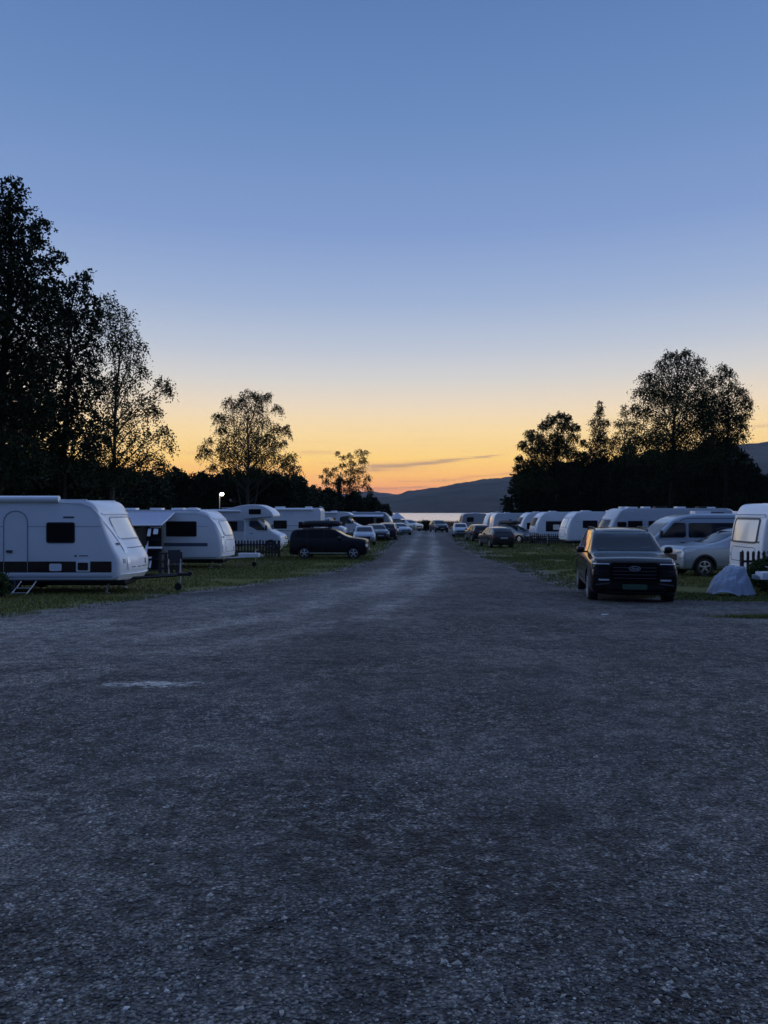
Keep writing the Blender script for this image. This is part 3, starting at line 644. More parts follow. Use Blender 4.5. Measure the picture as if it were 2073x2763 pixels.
# covered thing
Yt = 20.6; xt = X(1985, Yt)
vs = []; fs = []; NR, NT = 30, 110
for i in range(NR+1):
    s = i/NR
    for k in range(NT):
        a = 2*math.pi*k/NT
        L_ = .5-.5*math.cos(a-.25)      # 1 on the left flank, 0 on the right
        rr = .48+.24*L_+.035*math.sin(5*a+.8)*s+.03*math.sin(11*a+2)*s+.02*math.sin(17*a)*s
        p_ = 4.5-2.6*L_; r_ = rr*s; cr = noise.noise(Vector((math.cos(a)*3.2*s, math.sin(a)*3.2*s, 3)))
        zz = .74*(1-s**p_)*(1-.10*s*math.cos(a))+.05*cr*min(1, s*3)+.035*abs(math.sin(4.5*a+s*2.5))*s*(1-s)*4*.6
        q_ = Vector((math.cos(a)*rr*s, math.sin(a)*rr*s, 1.3)); zz += .17*(.4-abs(noise.noise(q_*3.6))*2)*s**.5*(1-s**4)+.05*(.5-abs(noise.noise(q_*11))*2)*min(1, s*2)*(1-s**6)
        if a < 1.2 or a > 4.4: zz -= .13*max(0, min(1, (s-.45)*9))*(1-s**6)
        zz = max(.02+.10*max(0, math.sin(3*a+2.2))*(s > .85), zz)
        vs.append((r_*math.cos(a)+.06*cr, r_*math.sin(a)*.8, zz))
for i in range(NR):
    for k in range(NT): fs.append((i*NT+k, (i+1)*NT+k, (i+1)*NT+(k+1) % NT, i*NT+(k+1) % NT))
me = mesh_from(vs, fs, 'tarpaulin'); o = link('tarpaulin', me, tarp_m, None, ang=60); md = o.modifiers.new('s', 'SOLIDIFY'); md.thickness = .012
o.location = (xt, Yt, gz(Yt)); tag(o, 'grey tarpaulin draped over a low shape on the right grass', 'tarpaulin')
# white scrap of paper on the gravel
Yp = ground_px(1633, 1661)
o = MB().box((0, 0, .012), (.13, .05, .012), rz=.15, bev=.004).build('litter', white, None); o.location = (Yp[0], Yp[1], gz(Yp[1])+.01); tag(o, 'small white scrap lying on the gravel in front of the dark car', 'litter')
# hero off-road car
sideglass = mat('side_glass', (.01, .012, .015), .03, spec=1, coat=1); sideglass.node_tree.nodes['Principled BSDF'].inputs['Coat IOR'].default_value = 2.3
Yh = 20.15
t, pj, fx = car('suv', 0, 0, R(-100), 'dark red brown off-road car facing the camera at the road edge', p_hero, L=5.05, W=2.0, H=1.78, wr=.39, loc=(X(1722, 17.6)+.36, 17.6+2.48), detail=2, lights=False, rails=True, sg=sideglass)
H_ = 1.78
g = pj.patch('grille', 'front', round_poly([(-.50, .60), (.50, .60), (.56, .80), (.52, 1.03), (-.52, 1.03), (-.56, .80)], .06, 3), mat('grille_black', (.003, .003, .003), .7, spec=.1), t, .014, .12)
for z in (.68, .76, .84, .92): pj.stroke('grille_bar', 'front', [(-.48, z), (.48, z)], .014, seam, g, off=.022)
for y in (-1, 1):
    a, b = sorted((y*.54, y*.93))
    hl = pj.patch('headlight', 'front', rect(a, .87, b, 1.0, .03), acryl, t, .014, .08)
    pj.stroke('daylight_strip', 'front', [(a+.02, 1.0), (b-.02, 1.0)], .022, lampglass, hl, off=.022, step=.06)
    a, b = sorted((y*.56, y*.80)); pj.patch('fog_lamp', 'front', rect(a, .62, b, .655, .012), lampglass, t, .02, .08)
    pj.stroke('air_duct', 'front', [(y*.55, .56), (y*.86, .52)], .03, seam, t, off=.015)
pj.patch('number_plate', 'front', rect(-.27, .43, .27, .545, .01), plate_m, t, .05, .1)
em = pj.patch('badge', 'front', [(.125*math.cos(a), .90+.052*math.sin(a)) for a in np.linspace(0, 2*math.pi, 24, endpoint=False)], mat('badge_blue', (.008, .012, .03), .3), t, .03, .06)
pj.stroke('ring', 'front', [(.125*math.cos(a), .90+.052*math.sin(a)) for a in np.linspace(0, 2*math.pi, 24, endpoint=False)], .009, steel, em, True, .04, .05)
fc = bpy.data.curves.new('lettering', 'FONT'); fc.body = 'Ford'; fc.size = .085; fc.align_x = 'CENTER'; fc.align_y = 'CENTER'; fc.shear = .3; fc.extrude = .003
fo = bpy.data.objects.new('tmpf', fc); COL.objects.link(fo); fme = evalmods(fo); bpy.data.objects.remove(fo)
q = pj.pt('front', 0, .90, .045); fme.transform(Matrix.Translation(q+Vector((.004, 0, 0))) @ Matrix.Rotation(R(90), 4, 'Z') @ Matrix.Rotation(R(90), 4, 'X'))
link('lettering', fme, steel, em)
pj.stroke('roof_edge', 'front', [(-.62, 1.70), (.62, 1.70)], .02, seam, t, off=.004)
for y in (-.35, .25):
    mbw = [(y-.3, .715*H_), (y+.35, .745*H_)]; pj.stroke('wiper', 'front', mbw, .014, seam, t, off=.02)
# ------------------------------------------------------------------ street lamp, sign
Yl = 60; lp = empty('street_lamp', (X(593, Yl), Yl, gz(Yl)), 0, 'lit street lamp on a pale pole between the second caravan and the motorhome', 'street lamp')
zt = Z(1334, Yl)-gz(Yl)
MB().tube([(0, 0, 0), (0, 0, zt)], [.05, .032], 8).build('pole', mat('pale_pole', (.5, .48, .42), .5), lp)
b = MB(); superbox(b, (.16, -.03, zt+.12), (.34, .18, .08)); hd = b.build('lamp_head', steel, lp, 60)
b = MB(); superbox(b, (.2, -.07, zt+.02), (.30, .26, .26), 14, 2.0); b.build('lamp_glass', mat('lamp_light', (.9, .9, .8), .4, emit=(1.0, .93, .72), es=14), hd, 60)
ld = bpy.data.lights.new('lamp_glow', 'POINT'); ld.energy = 4; ld.color = (1, .88, .62); ld.shadow_soft_size = .2; lo = bpy.data.objects.new('lamp_glow', ld); COL.objects.link(lo); lo.location = (X(593, Yl)+.3, Yl-.45, gz(Yl)+zt-.25)
Ysn = 98; sg = empty('round_sign', (X(1355, Ysn), Ysn, gz(Ysn)), R(8), 'round pale sign on a post above the far right caravans', 'sign')
zs = Z(1375, Ysn)-gz(Ysn)
MB().tube([(0, 0, 0), (0, 0, zs)], .035, 8).build('post', steel, sg)
MB().lathe([(.33, -.01), (.34, 0), (.33, .01)], 24, 'Y', (0, -.05, zs)).build('disc', p_grey, sg); MB().lathe([(.26, -.012), (.26, .0)], 24, 'Y', (0, -.06, zs)).build('face', greyband, sg)
MB().box((0, -.08, zs), (.3, .01, .12)).build('symbol', blackpl, sg)
# ------------------------------------------------------------------ foliage
def leafmat(name, col, tr=.25):
    m = bpy.data.materials.new(name); m.use_nodes = True; nt = m.node_tree; b = nt.nodes['Principled BSDF']; b.inputs['Roughness'].default_value = .7; b.inputs['Specular IOR Level'].default_value = .06
    g = nt.nodes.new('ShaderNodeNewGeometry'); r = nt.nodes.new('ShaderNodeValToRGB')
    r.color_ramp.elements[0].color = (*[c*.6 for c in col], 1); r.color_ramp.elements[1].color = (*[c*1.5 for c in col], 1)
    nt.links.new(g.outputs['Random Per Island'], r.inputs['Fac']); nt.links.new(r.outputs['Color'], b.inputs['Base Color'])
    MATS[name] = m; return m
leaf_b = leafmat('birch_leaves', (.02, .033, .012)); leaf_d = leafmat('dark_leaves', (.013, .022, .011)); leaf_s = leafmat('needles', (.01, .02, .012)); leaf_h = leafmat('hedge_leaves', (.03, .055, .02))
def leaf_quads(P, size, rg, flat=1.0):
    n = len(P); a = rg.normal(size=(n, 3)); a /= np.linalg.norm(a, axis=1)[:, None]; c = rg.normal(size=(n, 3)); c -= (c*a).sum(1)[:, None]*a; c /= np.linalg.norm(c, axis=1)[:, None]
    s = size*rg.uniform(.65, 1.3, n)[:, None]
    V = np.empty((n, 4, 3)); V[:, 0] = P-a*s*.62; V[:, 1] = P+c*s*.36; V[:, 2] = P+a*s*.62; V[:, 3] = P-c*s*.36
    return V.reshape(-1, 3), np.arange(n*4).reshape(-1, 4)
def tree(name, label, base, clumps, Y, leaf=.08, dens=1.0, droop=.6, lm=None, bk=None, group=None, trunk_r=.16, trunks=None, spread=.55, seed=1, lean=0, slen=.8, limbs=True, cat='tree', depth_r=None, perstrand=9):
    """clumps given as photo directions + radius; each becomes a real cluster in space round the trunk"""
    rg = np.random.default_rng(seed); rd = random.Random(seed)
    bx = X(base, Y); g = gz(Y); root = empty(name, (bx, Y, g), 0, label, cat, group)
    C = []; cxm = np.mean([c[0] for c in clumps]); R0 = max(abs(X(c[0], Y)-bx) for c in clumps)+.5
    if depth_r is None: depth_r = R0*spread
    for (px, py, r) in clumps:
        rr = r/F*Y; x = X(px, Y)-bx; dy = rd.uniform(-1, 1)*math.sqrt(max(.1, depth_r**2-(x*.6)**2))
        s = (Y+dy)/Y; C.append((X(px, Y+dy)-bx, dy, Z(py, Y+dy)-g, rr*s))
    top = max(c[2]+c[3]*.5 for c in C)
    # trunk and limbs
    tb = MB(); T = []
    n = 9; xtop = np.mean([c[0] for c in C if c[2] > top*.75]) if len(C) > 2 else 0
    for i in range(n+1):
        s = i/n; T.append(Vector((xtop*s**1.5+.12*math.sin(i*1.7+seed)*s*trunk_r*5, .1*math.cos(i*2.1+seed)*s, top*.97*s)))
    tb.tube(T, [trunk_r*(1.25 if i == 0 else 1)*(1-.93*(i/n)) for i in range(n+1)], 8)
    twig_pts = []
    if limbs:
        for (x, y, z, r) in C:
            z0 = max(top*.12, min(z*.78, z-abs(x)*.75)); s = z0/(top*.97); s = min(.97, s); k = s*n; i = int(k); p0 = T[min(i, n)].lerp(T[min(i+1, n)], k-i)
            c = Vector((x, y, z)); mid = p0.lerp(c, .55)+Vector((0, 0, .08*(c-p0).length)); r0 = max(.015, trunk_r*(1-s)*.36+.012)
            tb.tube([p0, p0.lerp(mid, .5)+Vector((0, 0, .05)), mid, c.lerp(mid, .3)+Vector((0, 0, .03)), c], [r0, r0*.8, r0*.6, r0*.4, r0*.22], 5, False)
            for _ in range(5):
                d = Vector((rd.gauss(0, 1), rd.gauss(0, 1), rd.gauss(.3, .8))).normalized()*r*rd.uniform(.6, 1.0)
                q = c.lerp(mid, rd.uniform(0, .35)); tb.tube([q, q+d*.5+Vector((0, 0, .06*r)), q+d], [r0*.25+.004, r0*.18+.003, .004], 4, False)
    tr = tb.build('trunk', bk or bark, root, 60)
    # leaves on drooping strands
    PP = []
    for (x, y, z, r) in C:
        ns = max(20, int(dens*470*r*r/(leaf/.08)**1.6*(1 if r > .6 else 1.4))); d = rg.normal(size=(ns, 3)); d /= np.linalg.norm(d, axis=1)[:, None]
        rr = r*rg.uniform(.15, 1.02, ns)**.6; d[:, 2] *= .85
        st = np.array([x, y, z])+d*rr[:, None]; L = slen*rg.uniform(.4, 1.2, ns)*min(1, r/.9+.25)
        dirn = d*.55+rg.normal(size=(ns, 3))*.28; dirn[:, 2] += .15
        m = perstrand; tt = np.linspace(0, 1, m)[None, :, None]
        pts = st[:, None, :]+dirn[:, None, :]*L[:, None, None]*tt*(1-.35*tt*droop); pts[:, :, 2] -= (droop*L[:, None]*(tt[:, :, 0]**1.5))*.9
        pts += rg.normal(size=pts.shape)*leaf*.45
        PP.append(pts.reshape(-1, 3))
    P = np.concatenate(PP); P = P[P[:, 2] > .15]
    V, Fq = leaf_quads(P, leaf, rg); me = np_mesh('crown', V, Fq); link('crown', me, lm or leaf_b, root, smooth=False)
    return root
def dense(px, top, hw, Y, label, seed, group=None, lm=None, name='dense_tree', leaf=.17, dens=1.0, cat='tree', cone=False):
    """bushy tree leafed from top to the ground"""
    rd = random.Random(seed); cl = []; gy = HY+eye(Y)*F/Y; Hh = gy-top; n = 30
    for i in range(n):
        s = (i+.5)/n; prof = (max(.0, 1-(s*1.02)**5)**.5*.85+.25*math.sin(math.pi*s) if not cone else (1-s*.93)); w = hw*(1.35 if not cone else 1)*prof
        r = max(hw*.16, min(w*.62, hw*.45)) if not cone else max(hw*.12, w*.5)
        y_ = gy-Hh*s
        for k in range(2 if w > hw*.5 else 1): cl.append((px+rd.uniform(-1, 1)*max(0, w-r*.6), y_+rd.uniform(-.03, .03)*Hh+r*.35*(s > .9), r*rd.uniform(.75, 1.15)))
    return tree(name, label, px, cl, Y, leaf=leaf, dens=dens, droop=.25, lm=lm or leaf_d, group=group, seed=seed, trunk_r=.16, slen=.6, spread=.6, limbs=False, cat=cat, perstrand=6)
GL = 'tall trees on the left'
tree('tall_birch', 'tallest tree at the left edge, dark with a ragged crown', -12, [(30,512,40),(5,560,48),(50,575,34),(0,630,60),(65,640,50),(112,606,22),(100,645,18),(20,710,70),(90,720,55),(155,686,20),(-60,600,70),(-60,720,90),(30,800,80),(105,800,55),(150,770,26),(-60,850,90),(20,900,80),(120,880,60),(-70,960,90),(10,1010,80),(90,980,60),(-80,1100,90),(20,1120,85),(100,1090,60),(-60,1220,90),(40,1230,90)], 38, leaf=.14, dens=.7, droop=.5, seed=3, trunk_r=.3, group=GL, lm=leaf_d)
tree('dark_birch', 'dark dense tree between the tallest and the weeping birch on the left', 165, [(215,765,30),(235,745,16),(180,812,40),(240,812,24),(150,860,55),(215,880,55),(255,850,22),(130,950,65),(215,960,60),(60,1010,70),(150,1050,70),(235,1040,50),(60,1110,75),(150,1130,70),(225,1130,60),(100,1210,80),(200,1220,70),(260,1190,40)], 42, leaf=.14, dens=.7, droop=.5, seed=5, trunk_r=.25, group=GL, lm=leaf_d)
tree('weeping_birch', 'airy birch with drooping twigs, rightmost of the left group', 300, [(290,815,24),(330,850,30),(285,870,40),(345,905,34),(378,935,18),(305,940,45),(360,980,30),(330,1030,42),(285,1040,45),(388,1000,16),(440,1035,22),(455,1055,12),(395,1085,32),(330,1110,45),(415,1110,20),(290,1160,50),(380,1180,38),(445,1165,22),(458,1200,14),(410,1240,34),(340,1250,45),(440,1262,24),(280,1250,50)], 46, leaf=.11, dens=.55, droop=1.0, seed=8, trunk_r=.18, group=GL, slen=1.2, bk=birchbark)
tree('spreading_birch', 'spreading birch with several stems standing behind the street lamp', 668, [(665,1065,18),(690,1066,12),(620,1085,18),(705,1075,16),(725,1065,11),(645,1098,22),(690,1105,24),(748,1103,13),(590,1125,15),(618,1135,22),(665,1145,26),(712,1140,22),(598,1160,14),(772,1156,12),(745,1155,16),(778,1168,9),(605,1195,18),(650,1195,24),(700,1195,24),(742,1200,16),(765,1195,10),(562,1188,11),(548,1212,13),(566,1222,13),(610,1240,22),(655,1245,24),(705,1240,24),(755,1240,18),(785,1232,16),(798,1265,14),(572,1262,13),(540,1230,8),(630,1275,22),(690,1275,22),(740,1280,22),(630,1170,20),(685,1175,22),(725,1180,16),(680,1218,24),(632,1220,20),(728,1225,20),(655,1080,12),(600,1215,16),(770,1255,16)], 75, leaf=.11, dens=.68, droop=.9, seed=12, trunk_r=.22, slen=1.1, bk=birchbark)
for k, (tx, ex, ez) in enumerate(((0, -1.5, 8), (0, 1.6, 8.5))):
    r_ = bpy.data.objects['spreading_birch']; MB().tube([(tx, 0, .5), (ex*.5, .1, ez*.45), (ex, .2, ez)], [.12, .09, .03], 6).build('stem', birchbark, r_)
tree('small_birch', 'small slender birch above the far left motorhomes', 943, [(970,1222,12),(988,1220,7),(945,1230,8),(912,1222,6),(925,1235,7),(980,1243,11),(950,1250,12),(925,1255,9),(975,1268,13),(940,1275,12),(905,1265,8),(880,1268,8),(890,1280,10),(960,1293,14),(990,1290,10),(925,1300,13),(985,1312,12),(998,1320,8),(955,1318,13),(880,1300,11),(866,1285,6),(905,1305,10),(945,1300,14),(915,1285,12),(965,1330,14),(935,1325,12),(1000,1335,9),(955,1270,12),(900,1325,12)], 110, leaf=.13, dens=.62, droop=.8, seed=15, trunk_r=.13)
GR = 'tall trees on the right'
tree('rounded_birch', 'rounded birch at the left end of the right tree group', 1490, [(1512,1120,11),(1530,1128,12),(1488,1132,14),(1470,1148,14),(1520,1150,20),(1552,1152,12),(1430,1170,12),(1450,1185,22),(1500,1185,24),(1545,1180,16),(1412,1200,12),(1440,1220,20),(1490,1225,26),(1540,1220,22),(1575,1195,9),(1570,1230,14),(1402,1238,11),(1395,1262,9),(1430,1255,20),(1480,1265,24),(1530,1265,24),(1392,1290,9),(1420,1290,18),(1465,1205,20),(1515,1200,22),(1455,1250,22),(1505,1285,24),(1555,1258,20),(1410,1262,16),(1440,1300,22),(1480,1305,24),(1400,1312,14),(1540,1290,22)], 85, leaf=.13, dens=1.2, droop=.7, seed=21, trunk_r=.22, group=GR)
tree('narrow_spruce', 'narrow pointed tree between the rounded birch and the big birch', 1620, [(1618,1086,5),(1619,1100,9),(1617,1118,12),(1608,1140,15),(1632,1142,13),(1615,1168,21),(1600,1200,19),(1640,1198,18),(1592,1228,16),(1628,1232,22),(1600,1260,20),(1645,1258,16),(1580,1245,14),(1612,1222,18),(1625,1185,16)], 85, leaf=.11, dens=.85, droop=.45, seed=23, trunk_r=.12, lm=leaf_s, group=GR, slen=.7)
tree('narrow_birch', 'slim airy birch just left of the big birch on the right', 1685, [(1684,1098,6),(1685,1116,11),(1672,1145,14),(1696,1142,12),(1680,1175,20),(1702,1205,18),(1665,1212,16),(1685,1240,20),(1715,1235,12),(1660,1190,14),(1690,1205,18),(1655,1238,16),(1706,1170,12)], 84, leaf=.11, dens=.6, droop=.5, seed=24, trunk_r=.14, group=GR)
tree('big_birch', 'biggest birch of the right group with a wide crown', 1810, [(1805,957,12),(1850,955,14),(1828,960,12),(1790,985,20),(1840,985,24),(1885,975,14),(1745,1018,16),(1790,1022,28),(1845,1028,30),(1888,1008,18),(1728,1058,18),(1770,1075,28),(1830,1085,32),(1885,1068,26),(1740,1115,22),(1790,1135,30),(1850,1145,30),(1722,1150,14),(1745,1190,24),(1800,1195,28),(1870,1200,28),(1765,1225,18),(1905,1040,18),(1912,1078,22),(1905,1112,24),(1897,1147,24),(1820,1228,26),(1875,1228,24),(1920,1212,22),(1714,1100,14),(1712,1188,18),(1702,1215,16),(1770,1178,28),(1830,1170,28),(1760,1050,22),(1815,1055,26),(1865,1100,26)], 70, leaf=.12, dens=.95, droop=.8, seed=27, trunk_r=.24, group=GR, slen=1.5)
tree('leaning_birch', 'birch with a drooping crown, rightmost of the right group', 1955, [(1950,993,12),(1968,1008,12),(1935,1028,20),(1975,1045,18),(2000,1058,14),(2012,1078,12),(1945,1078,26),(1990,1095,18),(2022,1095,8),(1930,1128,26),(1972,1133,24),(1996,1130,14),(1915,1165,24),(1955,1170,20),(1915,1195,20),(2010,1120,9),(1960,1205,22),(1992,1178,16),(2006,1150,11),(1902,1092,18),(1955,1105,22),(1905,1130,22),(1930,1190,24)], 72, leaf=.12, dens=1.05, droop=.8, seed=29, trunk_r=.2, group=GR, slen=1.5)
WL = 'dark trees behind the left caravans'; WR = 'dark trees behind the right caravans'
lt = [(-70,1180,85,50),(40,1200,85,52),(140,1225,80,50),(240,1240,70,54),(325,1262,60,56),(400,1276,52,60),(475,1266,42,75),(545,1276,42,75),(610,1272,45,78),(680,1268,45,80),(745,1278,42,80),(800,1282,38,88),(845,1316,30,95),(885,1318,26,104),(915,1296,14,108),(955,1332,28,110),(1000,1338,22,118)]
ln = ['at the left edge above the first caravan', 'above the awning box of the first caravan', 'above the small window of the first caravan', 'above the nose of the first caravan', 'above the rear of the second caravan', 'above the middle of the second caravan', 'above the nose of the second caravan', 'just left of the street lamp', 'just right of the street lamp', 'under the spreading birch', 'above the alcove motorhome', 'above the ladder motorhome', 'right of the spreading birch, low', 'below the left of the small birch', 'pointed, left of the small birch', 'below the small birch', 'at the right foot of the small birch']
for i, ((a, b_, c_, y_), nm) in enumerate(zip(lt, ln)): dense(a, b_, c_, y_, 'dark bushy tree '+nm, 40+i, WL, leaf=.2 if y_ < 70 else .26, dens=1.1 if i != 14 else .8, cone=(i == 14))
rt = [(1405,1276,30,90),(1445,1254,34,90),(1505,1244,40,92),(1560,1240,40,94),(1620,1234,44,92),(1690,1224,46,88),(1760,1214,50,82),(1830,1204,50,80),(1900,1192,48,80),(1965,1180,42,80),(2010,1231,30,78),(2045,1266,24,78),(2100,1291,40,82)]
rn = ['at the left end of the right group', 'below the left of the rounded birch', 'below the middle of the rounded birch', 'below the right of the rounded birch', 'below the narrow pointed tree', 'below the slim airy birch', 'below the left of the big birch', 'below the big birch', 'between the big and the leaning birch', 'below the leaning birch', 'lower, right of the leaning birch', 'low and round near the right edge', 'at the right edge behind the last caravan']
for i, ((a, b_, c_, y_), nm) in enumerate(zip(rt, rn)): dense(a, b_, c_, y_, 'dark bushy tree '+nm, 70+i, WR, leaf=.26, dens=1.1)
dense(1012, 1352, 12, 150, 'small green bush by the lake left of the tent', 90, name='lakeside_bush', leaf=.3, cat='bush')
dense(1040, 1362, 13, 156, 'round dark bush by the lake above the tent', 91, name='lakeside_bush', leaf=.3, cat='bush')
dense(1150, 1407, 13, 106, 'dark low bush left of the lone far car', 93, name='low_bush', leaf=.12, cat='bush')
dense(-4, 1552, 16, 19.6, 'rounded green shrub at the left edge in front of the first caravan', 94, name='garden_shrub', leaf=.05, cat='shrub', lm=leaf_h)
dense(2068, 1512, 34, 21.8, 'dark leafy hedge behind the pointed picket fence', 95, name='hedge', leaf=.05, dens=1.6, cat='hedge', lm=leaf_h)
# ------------------------------------------------------------------ setting
def road_edges():
    pl = [(900, 1547), (1000, 1520), (1040, 1490), (1075, 1455), (1095, 1430)]
    prr = [(1210, 1430), (1232, 1470), (1290, 1500), (1380, 1530), (1470, 1568), (1560, 1596)]
    L_ = [(-20, -26), (-10, -20), (0, -14), (6, -11)]+[(lambda q: (q[1], q[0]))(ground_px(*p)) for p in [(0, 1672), (250, 1640), (500, 1602), (700, 1578)]+pl]+[(128, 4.2), (131, 6.2)]
    Rr = [(-20, 40), (15.4, 40), (16.6, 14), (17.9, 8.6), (18.6, 6.9)]+[(lambda q: (q[1], q[0]))(ground_px(*p)) for p in prr[::-1]]+[(128, 10.4), (131, 8)]
    return L_, Rr
EL, ER = road_edges()
def xl(y): return float(np.interp(y, [p[0] for p in EL], [p[1] for p in EL]))
def xr(y): return float(np.interp(y, [p[0] for p in ER], [p[1] for p in ER]))
# ground sheet
ys = sorted(set(list(np.arange(-20, 60, .5))+list(np.arange(60, 240, 2.5))+[-1400, -600, -200, -60, 300, 500, 900, 1300, 1450, 1500, 1520, 1545, 1570, 1600, 1800, 2200, 3000, 4600]))
xs = sorted(set(list(np.arange(-24, 24, .5))+list(np.arange(-60, 61, 4.0))+[s*v for v in (75, 100, 140, 200, 300, 500, 900, 1600, 4000) for s in (-1, 1)]))
V = np.array([(x, y, gz(y)+(0 if not 0 < y < 180 else .03*noise.noise(Vector((x*.2, y*.2, 0))))-.012) for y in ys for x in xs]); nx = len(xs)
Fq = np.array([(j*nx+i, j*nx+i+1, (j+1)*nx+i+1, (j+1)*nx+i) for j in range(len(ys)-1) for i in range(nx-1)])
def nodes(m): return m.node_tree, m.node_tree.nodes['Principled BSDF'], m.node_tree.nodes, m.node_tree.links
gm = bpy.data.materials.new('grass_ground'); gm.use_nodes = True; nt, b, N, Lk = nodes(gm); b.inputs['Roughness'].default_value = .95; b.inputs['Specular IOR Level'].default_value = .1
tc = N.new('ShaderNodeTexCoord')
n1 = N.new('ShaderNodeTexNoise'); n1.inputs['Scale'].default_value = .35; n1.inputs['Detail'].default_value = 8; n1.inputs['Roughness'].default_value = .7; Lk.new(tc.outputs['Object'], n1.inputs['Vector'])
r1 = N.new('ShaderNodeValToRGB'); e = r1.color_ramp.elements; e[0].position = .36; e[0].color = (.13, .115, .07, 1); e[1].position = .56; e[1].color = (.105, .118, .034, 1); q = e.new(.46); q.color = (.115, .115, .045, 1)
Lk.new(n1.outputs['Fac'], r1.inputs['Fac'])
n2 = N.new('ShaderNodeTexNoise'); n2.inputs['Scale'].default_value = 14; n2.inputs['Detail'].default_value = 6; Lk.new(tc.outputs['Object'], n2.inputs['Vector'])
mx = N.new('ShaderNodeMix'); mx.data_type = 'RGBA'; mx.blend_type = 'MULTIPLY'; mx.inputs[0].default_value = .8
r2 = N.new('ShaderNodeValToRGB'); r2.color_ramp.elements[0].position = .3; r2.color_ramp.elements[0].color = (.45, .45, .45, 1); r2.color_ramp.elements[1].position = .7; r2.color_ramp.elements[1].color = (1.35, 1.35, 1.35, 1); Lk.new(n2.outputs['Fac'], r2.inputs['Fac'])
Lk.new(r1.outputs['Color'], mx.inputs[6]); Lk.new(r2.outputs['Color'], mx.inputs[7]); Lk.new(mx.outputs[2], b.inputs['Base Color'])
bp = N.new('ShaderNodeBump'); bp.inputs['Strength'].default_value = 1; bp.inputs['Distance'].default_value = .05; Lk.new(n2.outputs['Fac'], bp.inputs['Height']); Lk.new(bp.outputs['Normal'], b.inputs['Normal'])
gme = np_mesh('ground', V, Fq); at_ = gme.attributes.new('wear', 'FLOAT', 'POINT')
def wear(x, y):
    if y < 5 or y > 135: return 0.0
    d = max(xl(y)-x, x-xr(y)); return math.exp(-max(0, d)/(.9 if x < 2 else 1.5))
at_.data.foreach_set('value', np.array([wear(v[0], v[1]) for v in V], dtype=np.float32))
an = N.new('ShaderNodeAttribute'); an.attribute_name = 'wear'
n3 = N.new('ShaderNodeTexNoise'); n3.inputs['Scale'].default_value = 1.1; n3.inputs['Detail'].default_value = 9; n3.inputs['Roughness'].default_value = .75; Lk.new(tc.outputs['Object'], n3.inputs['Vector'])
ad = N.new('ShaderNodeMath'); ad.operation = 'ADD'; Lk.new(an.outputs['Fac'], ad.inputs[0]); Lk.new(n3.outputs['Fac'], ad.inputs[1])
mr_ = N.new('ShaderNodeMapRange'); mr_.inputs['From Min'].default_value = .85; mr_.inputs['From Max'].default_value = 1.15; Lk.new(ad.outputs[0], mr_.inputs['Value'])
m3 = N.new('ShaderNodeMix'); m3.data_type = 'RGBA'; Lk.new(mr_.outputs[0], m3.inputs[0]); Lk.new(mx.outputs[2], m3.inputs[6]); m3.inputs[7].default_value = (.16, .155, .155, 1)
m4 = N.new('ShaderNodeMix'); m4.data_type = 'RGBA'; m4.blend_type = 'MULTIPLY'; m4.inputs[0].default_value = .6; Lk.new(m3.outputs[2], m4.inputs[6]); Lk.new(r2.outputs['Color'], m4.inputs[7]); Lk.new(m4.outputs[2], b.inputs['Base Color'])
tag(link('ground', gme, gm, None), kind='structure')
# gravel yard and road
def relief(x, y):
    return .03*noise.noise(Vector((x*.2, y*.2, 0)))+.012*noise.noise(Vector((x*1.1, y*1.1, 5)))+.006*noise.noise(Vector((x*4, y*4, 9)))
ys = list(np.arange(-20, 1.8, .5))+list(np.arange(1.8, 9, .06))+list(np.arange(9, 22, .14))+list(np.arange(22, 50, .4))+list(np.arange(50, 131, 1.0)); NX = 170
V = []
for y in ys:
    a = xl(y)+.4*noise.noise(Vector((0, y*.8, 1)))+.25*noise.noise(Vector((0, y*3.5, 2))); c = xr(y)+.7*noise.noise(Vector((9, y*.5, 1)))+.4*noise.noise(Vector((9, y*2.5, 2)))
    for i in range(NX+1):
        t_ = i/NX
        x = a+(c-a)*t_
        if y < 17:  # more columns in the middle
            t2 = 2*t_-1; x = np.interp(abs(t2)**1.6*math.copysign(1, t2), [-1, 0, 1], [a, 0, c])
        ed = min(1, min(t_, 1-t_)*12); V.append((x, y, gz(y)+relief(x, y)*ed+(.03*noise.noise(Vector((x*.2, y*.2, 0))))*(1-ed)+.004+.02*ed*0))
V = np.array(V); nx = NX+1
Fq = np.array([(j*nx+i, j*nx+i+1, (j+1)*nx+i+1, (j+1)*nx+i) for j in range(len(ys)-1) for i in range(NX)])
rm = bpy.data.materials.new('gravel'); rm.use_nodes = True; nt, b, N, Lk = nodes(rm); b.inputs['Roughness'].default_value = .8; b.inputs['Specular IOR Level'].default_value = .3
tc = N.new('ShaderNodeTexCoord')
def mth(op, a, b_=None, cl=False):
    m = N.new('ShaderNodeMath'); m.operation = op; m.use_clamp = cl
    for k, v in enumerate((a, b_)):
        if v is None: continue
        if isinstance(v, (int, float)): m.inputs[k].default_value = v
        else: Lk.new(v, m.inputs[k])
    return m.outputs[0]
def noi(sc, det=6, ro=.6, vec=None, stretch=None):
    n = N.new('ShaderNodeTexNoise'); n.inputs['Scale'].default_value = sc; n.inputs['Detail'].default_value = det; n.inputs['Roughness'].default_value = ro
    if stretch:
        mp = N.new('ShaderNodeMapping'); mp.inputs['Scale'].default_value = stretch; Lk.new(tc.outputs['Object'], mp.inputs['Vector']); Lk.new(mp.outputs['Vector'], n.inputs['Vector'])
    else: Lk.new(tc.outputs['Object'], n.inputs['Vector'])
    return n
